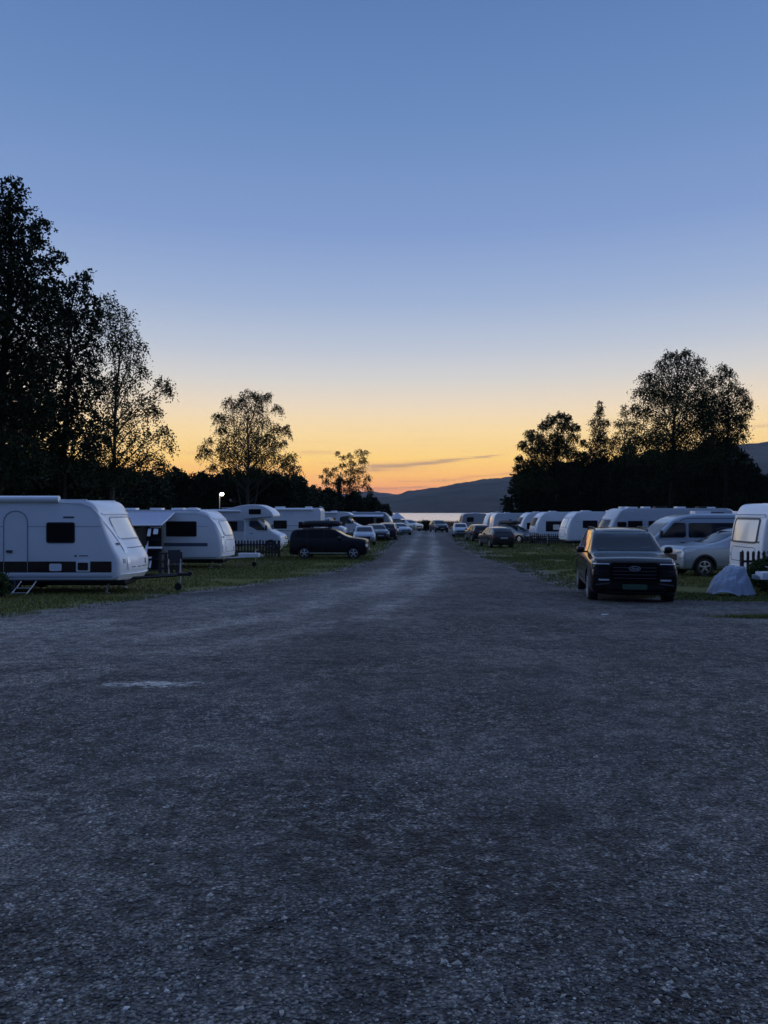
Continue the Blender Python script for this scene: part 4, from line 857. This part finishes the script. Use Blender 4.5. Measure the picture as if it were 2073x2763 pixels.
def ramp(src, stops):
    r = N.new('ShaderNodeValToRGB'); el = r.color_ramp.elements
    for k, (p, c) in enumerate(stops):
        if k < 2: el[k].position = p; el[k].color = (*c, 1)
        else: q = el.new(p); q.color = (*c, 1)
    Lk.new(src, r.inputs['Fac']); return r.outputs['Color']
def mul(a, c, f=1, mode='MULTIPLY'):
    m = N.new('ShaderNodeMix'); m.data_type = 'RGBA'; m.blend_type = mode
    if isinstance(f, float) or isinstance(f, int): m.inputs[0].default_value = f
    else: Lk.new(f, m.inputs[0])
    Lk.new(a, m.inputs[6])
    if isinstance(c, tuple): m.inputs[7].default_value = (*c, 1)
    else: Lk.new(c, m.inputs[7])
    return m.outputs[2]
def vor(sc):
    v = N.new('ShaderNodeTexVoronoi'); v.inputs['Scale'].default_value = sc; Lk.new(tc.outputs['Object'], v.inputs['Vector']); return v
big = ramp(noi(.28, 5, .65).outputs['Fac'], [(.36, (.215, .225, .215)), (.64, (.34, .345, .325))])
md_ = ramp(noi(1.6, 6, .7).outputs['Fac'], [(.3, (.72, .72, .74)), (.7, (1.2, 1.2, 1.18))])
c0 = mul(big, md_)
trk = ramp(noi(.5, 4, .6, stretch=(1, .12, 1)).outputs['Fac'], [(.4, (.82, .82, .84)), (.62, (1.14, 1.12, 1.1))])
c0 = mul(c0, trk)
va = vor(56); vb = vor(23); vc = vor(100)
sa = ramp(va.outputs['Color'], [(.1, (.35, .36, .4)), (.9, (1.75, 1.72, 1.7))]); c0 = mul(c0, sa, .8)
sb = ramp(vb.outputs['Color'], [(.2, (.5, .5, .52)), (.85, (1.5, 1.5, 1.5))]); c0 = mul(c0, sb, .45)
lump_shade = ramp(noi(4.5, 7, .72).outputs['Fac'], [(.40, (.5, .52, .55)), (.52, (1.08, 1.08, 1.08))]); c0 = mul(c0, lump_shade, 1)  # blotches darkened as painted shadow of the lumps
zone = ramp(noi(.42, 5, .62).outputs['Fac'], [(.38, (0, 0, 0)), (.56, (1, 1, 1))])
def relief_shading(sc, th, strength, off_):  # mask for pit shade and lit flecks painted into the gravel colour
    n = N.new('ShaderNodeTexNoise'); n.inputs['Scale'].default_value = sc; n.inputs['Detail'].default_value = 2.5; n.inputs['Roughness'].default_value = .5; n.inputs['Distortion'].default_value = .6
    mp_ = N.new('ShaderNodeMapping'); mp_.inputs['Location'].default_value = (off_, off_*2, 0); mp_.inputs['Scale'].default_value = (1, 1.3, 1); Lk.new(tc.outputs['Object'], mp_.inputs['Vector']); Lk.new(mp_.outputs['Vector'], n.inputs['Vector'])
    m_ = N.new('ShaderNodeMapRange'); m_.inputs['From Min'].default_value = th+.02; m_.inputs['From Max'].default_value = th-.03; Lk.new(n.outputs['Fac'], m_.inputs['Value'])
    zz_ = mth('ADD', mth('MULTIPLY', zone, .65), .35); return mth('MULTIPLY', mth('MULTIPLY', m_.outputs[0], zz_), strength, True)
pm = mth('MAXIMUM', relief_shading(9, .445, .92, 0), relief_shading(19, .455, .92, 3.1)); pm = mth('MAXIMUM', pm, relief_shading(40, .46, .9, 7.7))
lit_grains = relief_shading(24, .41, .8, 11.3); c0 = mul(c0, (1.9, 1.9, 1.95), lit_grains)  # flecks brightened in colour to look like grains catching light
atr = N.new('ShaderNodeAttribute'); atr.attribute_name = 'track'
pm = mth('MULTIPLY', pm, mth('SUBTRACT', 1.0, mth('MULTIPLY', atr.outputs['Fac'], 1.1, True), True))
c0 = mul(c0, (.13, .15, .18), pm)  # shade inside small pits multiplied into the gravel colour
atr = N.new('ShaderNodeAttribute'); atr.attribute_name = 'track'
c0 = mul(c0, (2.0, 1.92, 1.86), mth('MULTIPLY', atr.outputs['Fac'], 1.15, True))
dk3 = ramp(noi(.9, 6, .68).outputs['Fac'], [(.36, (.66, .69, .74)), (.5, (1.04, 1.04, 1.04))]); c0 = mul(c0, dk3)
g_ = ramp(va.outputs['Distance'], [(.3, (1, 1, 1)), (.58, (.15, .15, .18))]); c0 = mul(c0, g_, .7)  # gaps between stones darkened, crevice shade put into the colour
# pale dried dust stain with its own outline
sep = N.new('ShaderNodeSeparateXYZ'); Lk.new(tc.outputs['Object'], sep.inputs[0])
qx, qy = ground_px(420, 1850)
dx = mth('DIVIDE', mth('SUBTRACT', sep.outputs['X'], qx), .55); dy = mth('DIVIDE', mth('SUBTRACT', sep.outputs['Y'], qy), .16)
dd = mth('SQRT', mth('ADD', mth('MULTIPLY', dx, dx), mth('MULTIPLY', dy, dy)))
dd = mth('ADD', dd, mth('MULTIPLY', mth('SUBTRACT', noi(6, 6, .85).outputs['Fac'], .5), 5.0))
st_ = mth('SUBTRACT', 1.0, dd, True)
c0 = mul(c0, (.8, .8, .78), mth('MULTIPLY', mth('MULTIPLY', st_, 1.6), mth('MULTIPLY', mth('SUBTRACT', noi(16, 4, .7, stretch=(.6, 1.6, 1)).outputs['Fac'], .43), 9.0, True), True), 'MIX')
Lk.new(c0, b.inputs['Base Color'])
hh = mth('ADD', mth('MULTIPLY', va.outputs['Distance'], -.9), mth('MULTIPLY', vb.outputs['Distance'], -1.1)); hh = mth('ADD', hh, mth('MULTIPLY', vc.outputs['Distance'], -.3)); hh = mth('ADD', hh, mth('MULTIPLY', noi(9, 5, .6).outputs['Fac'], 1.6))
bp = N.new('ShaderNodeBump'); bp.inputs['Strength'].default_value = 1; bp.inputs['Distance'].default_value = .05; Lk.new(hh, bp.inputs['Height']); Lk.new(bp.outputs['Normal'], b.inputs['Normal'])
rme = np_mesh('road', V, Fq); at_ = rme.attributes.new('track', 'FLOAT', 'POINT')
def track(x, y):
    xc = float(np.interp(y, [4, 8, 14, 25, 50, 112], [-7, -4.2, -1.2, .7, 2.5, 6.1])); u = abs(x-xc); k = .6+.5*noise.noise(Vector((x*.35, y*.15, 2)))
    xl_ = float(np.interp(y, [6, 12, 22, 30], [-9, -6, -1.2, 1])); lane = .85*math.exp(-((x-xl_)/2.6)**2)*min(1, max(0, (y-7)/4))*min(1, max(0, (34-y)/8))*(.7+.5*noise.noise(Vector((x*.6, y*.3, 6))))
    return max(0, min(1, lane+(math.exp(-((u-.85)/.42)**2)+.45*math.exp(-(u/1.9)**2))*k*min(1, max(0, (y-6)/10))))
at_.data.foreach_set('value', np.array([track(v[0], v[1]) for v in V], dtype=np.float32))
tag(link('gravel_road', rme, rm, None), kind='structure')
# loose stones: flat angular chips
def stones(n, y0, y1, s0, s1, seed):
    rg = np.random.default_rng(seed)
    u = rg.uniform(0, 1, n); y = (y0**1.0*(1-u)+y1*u); y = y0*(y1/y0)**u; x = rg.uniform(-.56, .56, n)*y
    cl = np.array([noise.noise(Vector((a*.9, b2*.9, 3)))+.5*noise.noise(Vector((a*2.7, b2*2.7, 7))) for a, b2 in zip(x, y)]); keep = cl+rg.uniform(-.85, .45, n) > 0; x, y = x[keep], y[keep]; n = len(x)
    base = np.array([(1, 0, 0), (.3, 1, 0), (-1, .15, 0), (-.2, -1, 0), (.1, 0, 1), (0, .1, -1)])
    V = np.repeat(base[None], n, 0)*rg.uniform(.65, 1.25, (n, 6, 3)); s = s0*(s1/s0)**rg.uniform(0, 1, n)**1.6
    V *= s[:, None, None]*np.stack([rg.uniform(.7, 1.3, n), rg.uniform(.6, 1.0, n), rg.uniform(.3, .62, n)], 1)[:, None, :]
    t1 = rg.normal(0, .35, n); c1_, s1_ = np.cos(t1), np.sin(t1); Y2 = V[:, :, 1]*c1_[:, None]-V[:, :, 2]*s1_[:, None]; Z2 = V[:, :, 1]*s1_[:, None]+V[:, :, 2]*c1_[:, None]; V[:, :, 1] = Y2; V[:, :, 2] = Z2
    a = rg.uniform(0, 6.283, n); ca, sa_ = np.cos(a), np.sin(a); X2 = V[:, :, 0]*ca[:, None]-V[:, :, 1]*sa_[:, None]; Y2 = V[:, :, 0]*sa_[:, None]+V[:, :, 1]*ca[:, None]; V[:, :, 0] = X2; V[:, :, 1] = Y2
    z = np.array([gz(b2)+relief(a2, b2) for a2, b2 in zip(x, y)])+s*.12
    V += np.stack([x, y, z], 1)[:, None, :]
    f = np.array([(0, 1, 4), (1, 2, 4), (2, 3, 4), (3, 0, 4), (1, 0, 5), (2, 1, 5), (3, 2, 5), (0, 3, 5)])
    Fq = (f[None]+np.arange(n)[:, None, None]*6).reshape(-1, 3); return V.reshape(-1, 3), Fq
A = [stones(110000, 2.2, 7, .005, .012, 1), stones(16000, 2.2, 8, .009, .02, 2), stones(80000, 5, 20, .007, .018, 3), stones(1300, 3, 20, .012, .026, 4)]
off = 0; VV = []; FF = []
for v_, f_ in A: VV.append(v_); FF.append(f_+off); off += len(v_)
sm = bpy.data.materials.new('stone_chips'); sm.use_nodes = True; nt, b, N, Lk = nodes(sm); b.inputs['Roughness'].default_value = .7; b.inputs['Specular IOR Level'].default_value = .35
g2 = N.new('ShaderNodeNewGeometry'); r = N.new('ShaderNodeValToRGB'); el = r.color_ramp.elements; el[0].position = 0; el[0].color = (.05, .052, .055, 1); el[1].position = 1; el[1].color = (.5, .5, .5, 1)
for p, c in ((.3, (.10, .105, .105)), (.8, (.19, .195, .185)), (.985, (.28, .29, .28))): q = el.new(p); q.color = (*c, 1)
Lk.new(g2.outputs['Random Per Island'], r.inputs['Fac']); Lk.new(r.outputs['Color'], b.inputs['Base Color'])
tag(link('gravel_stones', np_mesh('stones', np.concatenate(VV), np.concatenate(FF)), sm, None, smooth=False), 'loose angular grey gravel chips covering the yard in the foreground', 'gravel', kind='stuff')
# grass blades on the verges
rg = np.random.default_rng(11); P = []
def verge(n, x0, x1, y0, y1, test):
    u = rg.uniform(0, 1, n); y = y0*(y1/y0)**u; x = rg.uniform(x0, x1, n)
    k = np.array([test(a, b2) for a, b2 in zip(x, y)]); return np.stack([x[k], y[k]], 1)
def okl(x, y):
    e_ = xl(y)+.25*noise.noise(Vector((x, y*2, 0))); return x < e_-(0 if random.random() < .95 else -.3) and x > -.55*y-1 and noise.noise(Vector((x*.5, y*.5, 4)))+.9*noise.noise(Vector((x*2, y*2, 8)))*wear(x, y) > -.32+.45*wear(x, y)*random.random()
def okr(x, y):
    e_ = xr(y)+.25*noise.noise(Vector((x, y*2, 0))); return x > e_-(0 if random.random() < .95 else .3) and x < .55*y+1 and noise.noise(Vector((x*.5, y*.5, 4)))+.9*noise.noise(Vector((x*2, y*2, 8)))*wear(x, y) > -.32+.45*wear(x, y)*random.random()
P = [verge(90000, -17, 1, 14, 45, okl), verge(26000, -9, 3, 40, 90, okl), verge(75000, 5, 17, 16.5, 45, okr), verge(26000, 5, 16, 40, 90, okr)]
# small tuft patch on the right edge of the yard
qx, qy = ground_px(2060, 1666); k = rg.normal(size=(2500, 2))*[.4, .12]+[qx+.1, qy]; P.append(k)
P = np.concatenate(P); n = len(P); hgt = rg.uniform(.03, .085, n)*(1+.5*(P[:, 1] > 40)); a = rg.uniform(0, 6.283, n); w = .006+.00028*P[:, 1]
z = np.array([gz(y)+.03*noise.noise(Vector((x*.2, y*.2, 0)))-.01 for x, y in P])
B = np.stack([P[:, 0], P[:, 1], z], 1); d = np.stack([np.cos(a), np.sin(a), np.zeros(n)], 1); ln_ = rg.normal(size=(n, 3))*[.5, .5, 0]*hgt[:, None]
V = np.stack([B-d*w[:, None], B+d*w[:, None], B+ln_+np.stack([np.zeros(n)]*2+[hgt], 1)], 1).reshape(-1, 3)
grm = leafmat('grass_blades', (.10, .112, .034))
tag(link('grass', np_mesh('grass', V, np.arange(n*3).reshape(-1, 3)), grm, None, smooth=False), 'short green grass on both verges beside the gravel', 'grass', kind='stuff')
# reeds and rough bank before the lake
n = 42000; x = rg.uniform(-40, 70, n); y = rg.uniform(133, 160, n); hgt = rg.uniform(.5, 1.25, n)*(1+.25*np.array([noise.noise(Vector((a*.15, b2*.2, 0))) for a, b2 in zip(x, y)])); a = rg.uniform(0, 6.283, n)
B = np.stack([x, y, np.array([gz(q) for q in y])-.02], 1); d = np.stack([np.cos(a), np.sin(a), np.zeros(n)], 1)*.05; ln_ = rg.normal(size=(n, 3))*[.12, .12, 0]
V = np.stack([B-d, B+d, B+ln_+np.stack([np.zeros(n)]*2+[hgt], 1)], 1).reshape(-1, 3)
tag(link('reeds', np_mesh('reeds', V, np.arange(n*3).reshape(-1, 3)), leafmat('dry_reeds', (.11, .075, .05)), None, smooth=False), 'brown reeds along the lake shore beyond the road end', 'reeds', kind='stuff')
# lake
lm_ = bpy.data.materials.new('lake_water'); lm_.use_nodes = True; nt, b, N, Lk = nodes(lm_); b.inputs['Base Color'].default_value = (.95, .93, .96, 1); b.inputs['Metallic'].default_value = 1; b.inputs['Roughness'].default_value = .24
tc = N.new('ShaderNodeTexCoord'); mp = N.new('ShaderNodeMapping'); mp.inputs['Scale'].default_value = (.25, 1, 1); Lk.new(tc.outputs['Object'], mp.inputs['Vector']); n_ = N.new('ShaderNodeTexNoise'); n_.inputs['Scale'].default_value = .35; n_.inputs['Detail'].default_value = 6; Lk.new(mp.outputs['Vector'], n_.inputs['Vector'])
bp = N.new('ShaderNodeBump'); bp.inputs['Strength'].default_value = .2; bp.inputs['Distance'].default_value = .3; Lk.new(n_.outputs['Fac'], bp.inputs['Height']); Lk.new(bp.outputs['Normal'], b.inputs['Normal'])
ZL = EYE-4.6
tag(link('lake', mesh_from([(-2400, 172, ZL), (2600, 172, ZL), (2600, 1560, ZL), (-2400, 1560, ZL)], [(0, 1, 2, 3)]), lm_, None), kind='structure')
# hills
hm = bpy.data.materials.new('forested_hill'); hm.use_nodes = True; nt, b, N, Lk = nodes(hm); b.inputs['Roughness'].default_value = 1; b.inputs['Specular IOR Level'].default_value = 0
tc = N.new('ShaderNodeTexCoord'); n_ = N.new('ShaderNodeTexNoise'); n_.inputs['Scale'].default_value = .006; n_.inputs['Detail'].default_value = 10; n_.inputs['Roughness'].default_value = .7; Lk.new(tc.outputs['Object'], n_.inputs['Vector'])
r = N.new('ShaderNodeValToRGB'); r.color_ramp.elements[0].position = .35; r.color_ramp.elements[0].color = (.022, .026, .028, 1); r.color_ramp.elements[1].position = .72; r.color_ramp.elements[1].color = (.10, .10, .09, 1); Lk.new(n_.outputs['Fac'], r.inputs['Fac']); Lk.new(r.outputs['Color'], b.inputs['Base Color'])
def hill(name, ridge, Yr, Yf, seed, xa, xb, zbase, nx=700, rows=26, amp=5):
    H_ = []; V = []
    for i in range(nx+1):
        x = xa+(xb-xa)*i/nx; px = CX+x/Yr*F; py = float(np.interp(px, [p[0] for p in ridge], [p[1] for p in ridge])); top = Z(py, Yr)
        col_ = []
        for j in range(rows+1):
            t_ = j/rows
            if t_ <= .8: s = t_/.8; yy = Yf+(Yr-Yf)*s; zz = zbase+(top-zbase)*(s**.85*(1-.0)+.0)
            else: s = (t_-.8)/.2; yy = Yr+600*s; zz = top-(top-zbase+10)*s*s*.7
            zz += (amp*noise.noise(Vector((x*.012, yy*.012, seed)))+amp*.55*noise.noise(Vector((x*.06, yy*.06, seed)))+amp*.35*noise.noise(Vector((x*.21, yy*.2, seed))))*min(1, t_*4)
            V.append((x*(yy/Yr)**.0, yy, max(zbase-4, zz)))
    k = rows+1; Fq = np.array([(i*k+j, (i+1)*k+j, (i+1)*k+j+1, i*k+j+1) for i in range(nx) for j in range(rows)])
    tag(link(name, np_mesh(name, np.array(V), Fq), hm, None, smooth=False), kind='structure')
hill('hills', [(-1500, 1330), (300, 1336), (980, 1352), (1040, 1341), (1075, 1334), (1100, 1325), (1140, 1320), (1180, 1314), (1250, 1302), (1330, 1290), (1400, 1283), (1600, 1255), (1800, 1222), (2073, 1190), (2400, 1150), (3200, 1140)], 2500, 1552, 3.0, -3200, 2800, EYE-4.7)
hill('hills', [(-1500, 1322), (400, 1330), (930, 1332), (985, 1326), (1005, 1324), (1040, 1330), (1090, 1337), (1300, 1342), (3000, 1345)], 3950, 2900, 9.0, -3900, 3900, EYE-8, nx=500, amp=6)
# haze
hb = bpy.data.materials.new('haze_air'); hb.use_nodes = True; nt = hb.node_tree; nt.nodes.clear(); o_ = nt.nodes.new('ShaderNodeOutputMaterial'); pv = nt.nodes.new('ShaderNodeVolumePrincipled')
pv.inputs['Color'].default_value = (.73, .81, .96, 1); pv.inputs['Density'].default_value = 7e-5; nt.links.new(pv.outputs['Volume'], o_.inputs['Volume'])
o = MB().box((0, 1630, 195), (8100, 6200, 430)).build('haze', hb, None); tag(o, 'thin evening haze over the whole valley', 'haze', kind='stuff')
# ------------------------------------------------------------------ sky
w = bpy.data.worlds.new('World'); SC.world = w; w.use_nodes = True; nt = w.node_tree; N = nt.nodes; Lk = nt.links; bg = N['Background']
tc = N.new('ShaderNodeTexCoord'); sep = N.new('ShaderNodeSeparateXYZ'); Lk.new(tc.outputs['Generated'], sep.inputs[0]); sx_, sy_, sz_ = sep.outputs
front = [(0.0, (160, 100, 90)), (.012, (196, 122, 98)), (.026, (232, 150, 90)), (.044, (245, 179, 86)), (.068, (250, 204, 104)), (.098, (247, 213, 145)), (.133, (234, 214, 184)), (.168, (211, 208, 203)), (.208, (186, 195, 210)), (.263, (157, 177, 210)), (.341, (129, 156, 204)), (.457, (105, 139, 190)), (.553, (91, 125, 178)), (.75, (94, 124, 176)), (1, (98, 124, 174))]
back = [(0, (40, 58, 104)), (.1, (50, 72, 124)), (.25, (64, 92, 148)), (.5, (86, 112, 166)), (1, (98, 124, 174))]
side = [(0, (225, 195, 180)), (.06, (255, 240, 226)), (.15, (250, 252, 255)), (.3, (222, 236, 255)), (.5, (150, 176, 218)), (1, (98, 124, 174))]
def vramp(stops, comp=False):
    r = N.new('ShaderNodeValToRGB'); el = r.color_ramp.elements
    for k, (p, c) in enumerate(stops):
        g_ = math.exp(7e-5*min(4700, 395/max(p, .05)))*.97 if comp else 1; c = [v*g_ for v in lin(c)]
        if k < 2: el[k].position = p; el[k].color = (*c, 1)
        else: q = el.new(p); q.color = (*c, 1)
    Lk.new(sz_, r.inputs['Fac']); return r.outputs['Color']
el0 = vramp(front, True); el1 = vramp(back)
hor = mth('SQRT', mth('ADD', mth('MULTIPLY', sx_, sx_), mth('MULTIPLY', sy_, sy_))); ca = mth('DIVIDE', sy_, mth('MAXIMUM', hor, .001))
mr = N.new('ShaderNodeMapRange'); mr.interpolation_type = 'SMOOTHSTEP'; mr.inputs['From Min'].default_value = -.55; mr.inputs['From Max'].default_value = .86; Lk.new(ca, mr.inputs['Value'])
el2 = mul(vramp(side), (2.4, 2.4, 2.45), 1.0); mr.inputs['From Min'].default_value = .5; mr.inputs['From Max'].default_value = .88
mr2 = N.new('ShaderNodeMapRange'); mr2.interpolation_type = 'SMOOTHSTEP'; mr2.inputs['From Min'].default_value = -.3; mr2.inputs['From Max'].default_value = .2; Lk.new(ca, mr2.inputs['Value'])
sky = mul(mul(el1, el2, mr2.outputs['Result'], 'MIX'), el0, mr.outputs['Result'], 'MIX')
# cloud streaks low over the lake
yy = mth('MAXIMUM', sy_, .01); u = mth('DIVIDE', sx_, yy); v = mth('DIVIDE', sz_, yy)
cv = N.new('ShaderNodeCombineXYZ'); Lk.new(mth('MULTIPLY', u, 9), cv.inputs[0]); Lk.new(mth('MULTIPLY', v, 150), cv.inputs[1])
cn = N.new('ShaderNodeTexNoise'); cn.inputs['Scale'].default_value = 1; cn.inputs['Detail'].default_value = 5; cn.inputs['Roughness'].default_value = .6; Lk.new(cv.outputs[0], cn.inputs['Vector'])
wob = mth('MULTIPLY', mth('SUBTRACT', cn.outputs['Fac'], .5), .012)
def streak(px0, py0, px1, py1, hw0, hw1, strength):
    u0, v0, u1, v1 = (px0-CX)/F, (HY-py0)/F, (px1-CX)/F, (HY-py1)/F
    t_ = mth('DIVIDE', mth('SUBTRACT', u, u0), u1-u0); vl = mth('ADD', mth('MULTIPLY', t_, v1-v0), v0)
    wd = mth('ADD', mth('MULTIPLY', mth('MAXIMUM', mth('MINIMUM', t_, 1.0), 0.0), (hw1-hw0)/F), hw0/F)
    dv = mth('DIVIDE', mth('ADD', mth('SUBTRACT', v, vl), wob), wd); g = mth('EXPONENT', mth('MULTIPLY', mth('MULTIPLY', dv, dv), -1.0))
    e1 = mth('MULTIPLY', t_, 6.0, True); e2 = mth('MULTIPLY', mth('SUBTRACT', 1.0, t_), 5.0, True)
    return mth('MULTIPLY', mth('MULTIPLY', mth('MULTIPLY', e1, e2), g), strength)
S_ = [streak(960, 1266, 1270, 1240, 11, 4, .62), streak(1150, 1246, 1385, 1226, 3.5, 2.2, .55), streak(960, 1322, 1180, 1314, 5, 3, .45), streak(1230, 1290, 1420, 1276, 4, 3, .3), streak(1040, 1302, 1300, 1290, 3, 3, .25), streak(790, 1222, 920, 1224, 5, 4, .2), streak(1980, 1150, 2200, 1145, 4, 4, .25), streak(480, 1220, 640, 1228, 6, 5, .15)]
tot = S_[0]
for s in S_[1:]: tot = mth('MAXIMUM', tot, s)
band = ramp_ = N.new('ShaderNodeMapRange'); band.inputs['From Min'].default_value = .56; band.inputs['From Max'].default_value = .75; band.inputs['To Max'].default_value = .3; Lk.new(cn.outputs['Fac'], band.inputs['Value'])
lowm = N.new('ShaderNodeMapRange'); lowm.inputs['From Min'].default_value = .13; lowm.inputs['From Max'].default_value = .04; Lk.new(v, lowm.inputs['Value'])
tot = mth('MAXIMUM', tot, mth('MULTIPLY', band.outputs[0], lowm.outputs[0]))
fr = mth('GREATER_THAN', sy_, .3); tot = mth('MULTIPLY', tot, fr)
sky = mul(sky, tuple(lin((150, 116, 122))), tot, 'MIX')
# below the horizon
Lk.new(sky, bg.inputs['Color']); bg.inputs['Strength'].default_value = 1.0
# ------------------------------------------------------------------ camera
cd = bpy.data.cameras.new('camera'); cam = bpy.data.objects.new('camera', cd); COL.objects.link(cam); SC.camera = cam
cam.location = (0, 0, EYE); cam.rotation_euler = (R(90)-math.atan(3.5/F), 0, 0)
cd.sensor_fit = 'VERTICAL'; cd.sensor_height = 36; cd.lens = 36*F/2763; cd.clip_start = .05; cd.clip_end = 20000
SC.view_settings.view_transform = 'Standard'; SC.view_settings.look = 'None'; SC.view_settings.exposure = 0; SC.view_settings.gamma = 1
SC.cycles.use_denoising = True; SC.cycles.max_bounces = 5; SC.cycles.volume_bounces = 0; SC.cycles.transparent_max_bounces = 4
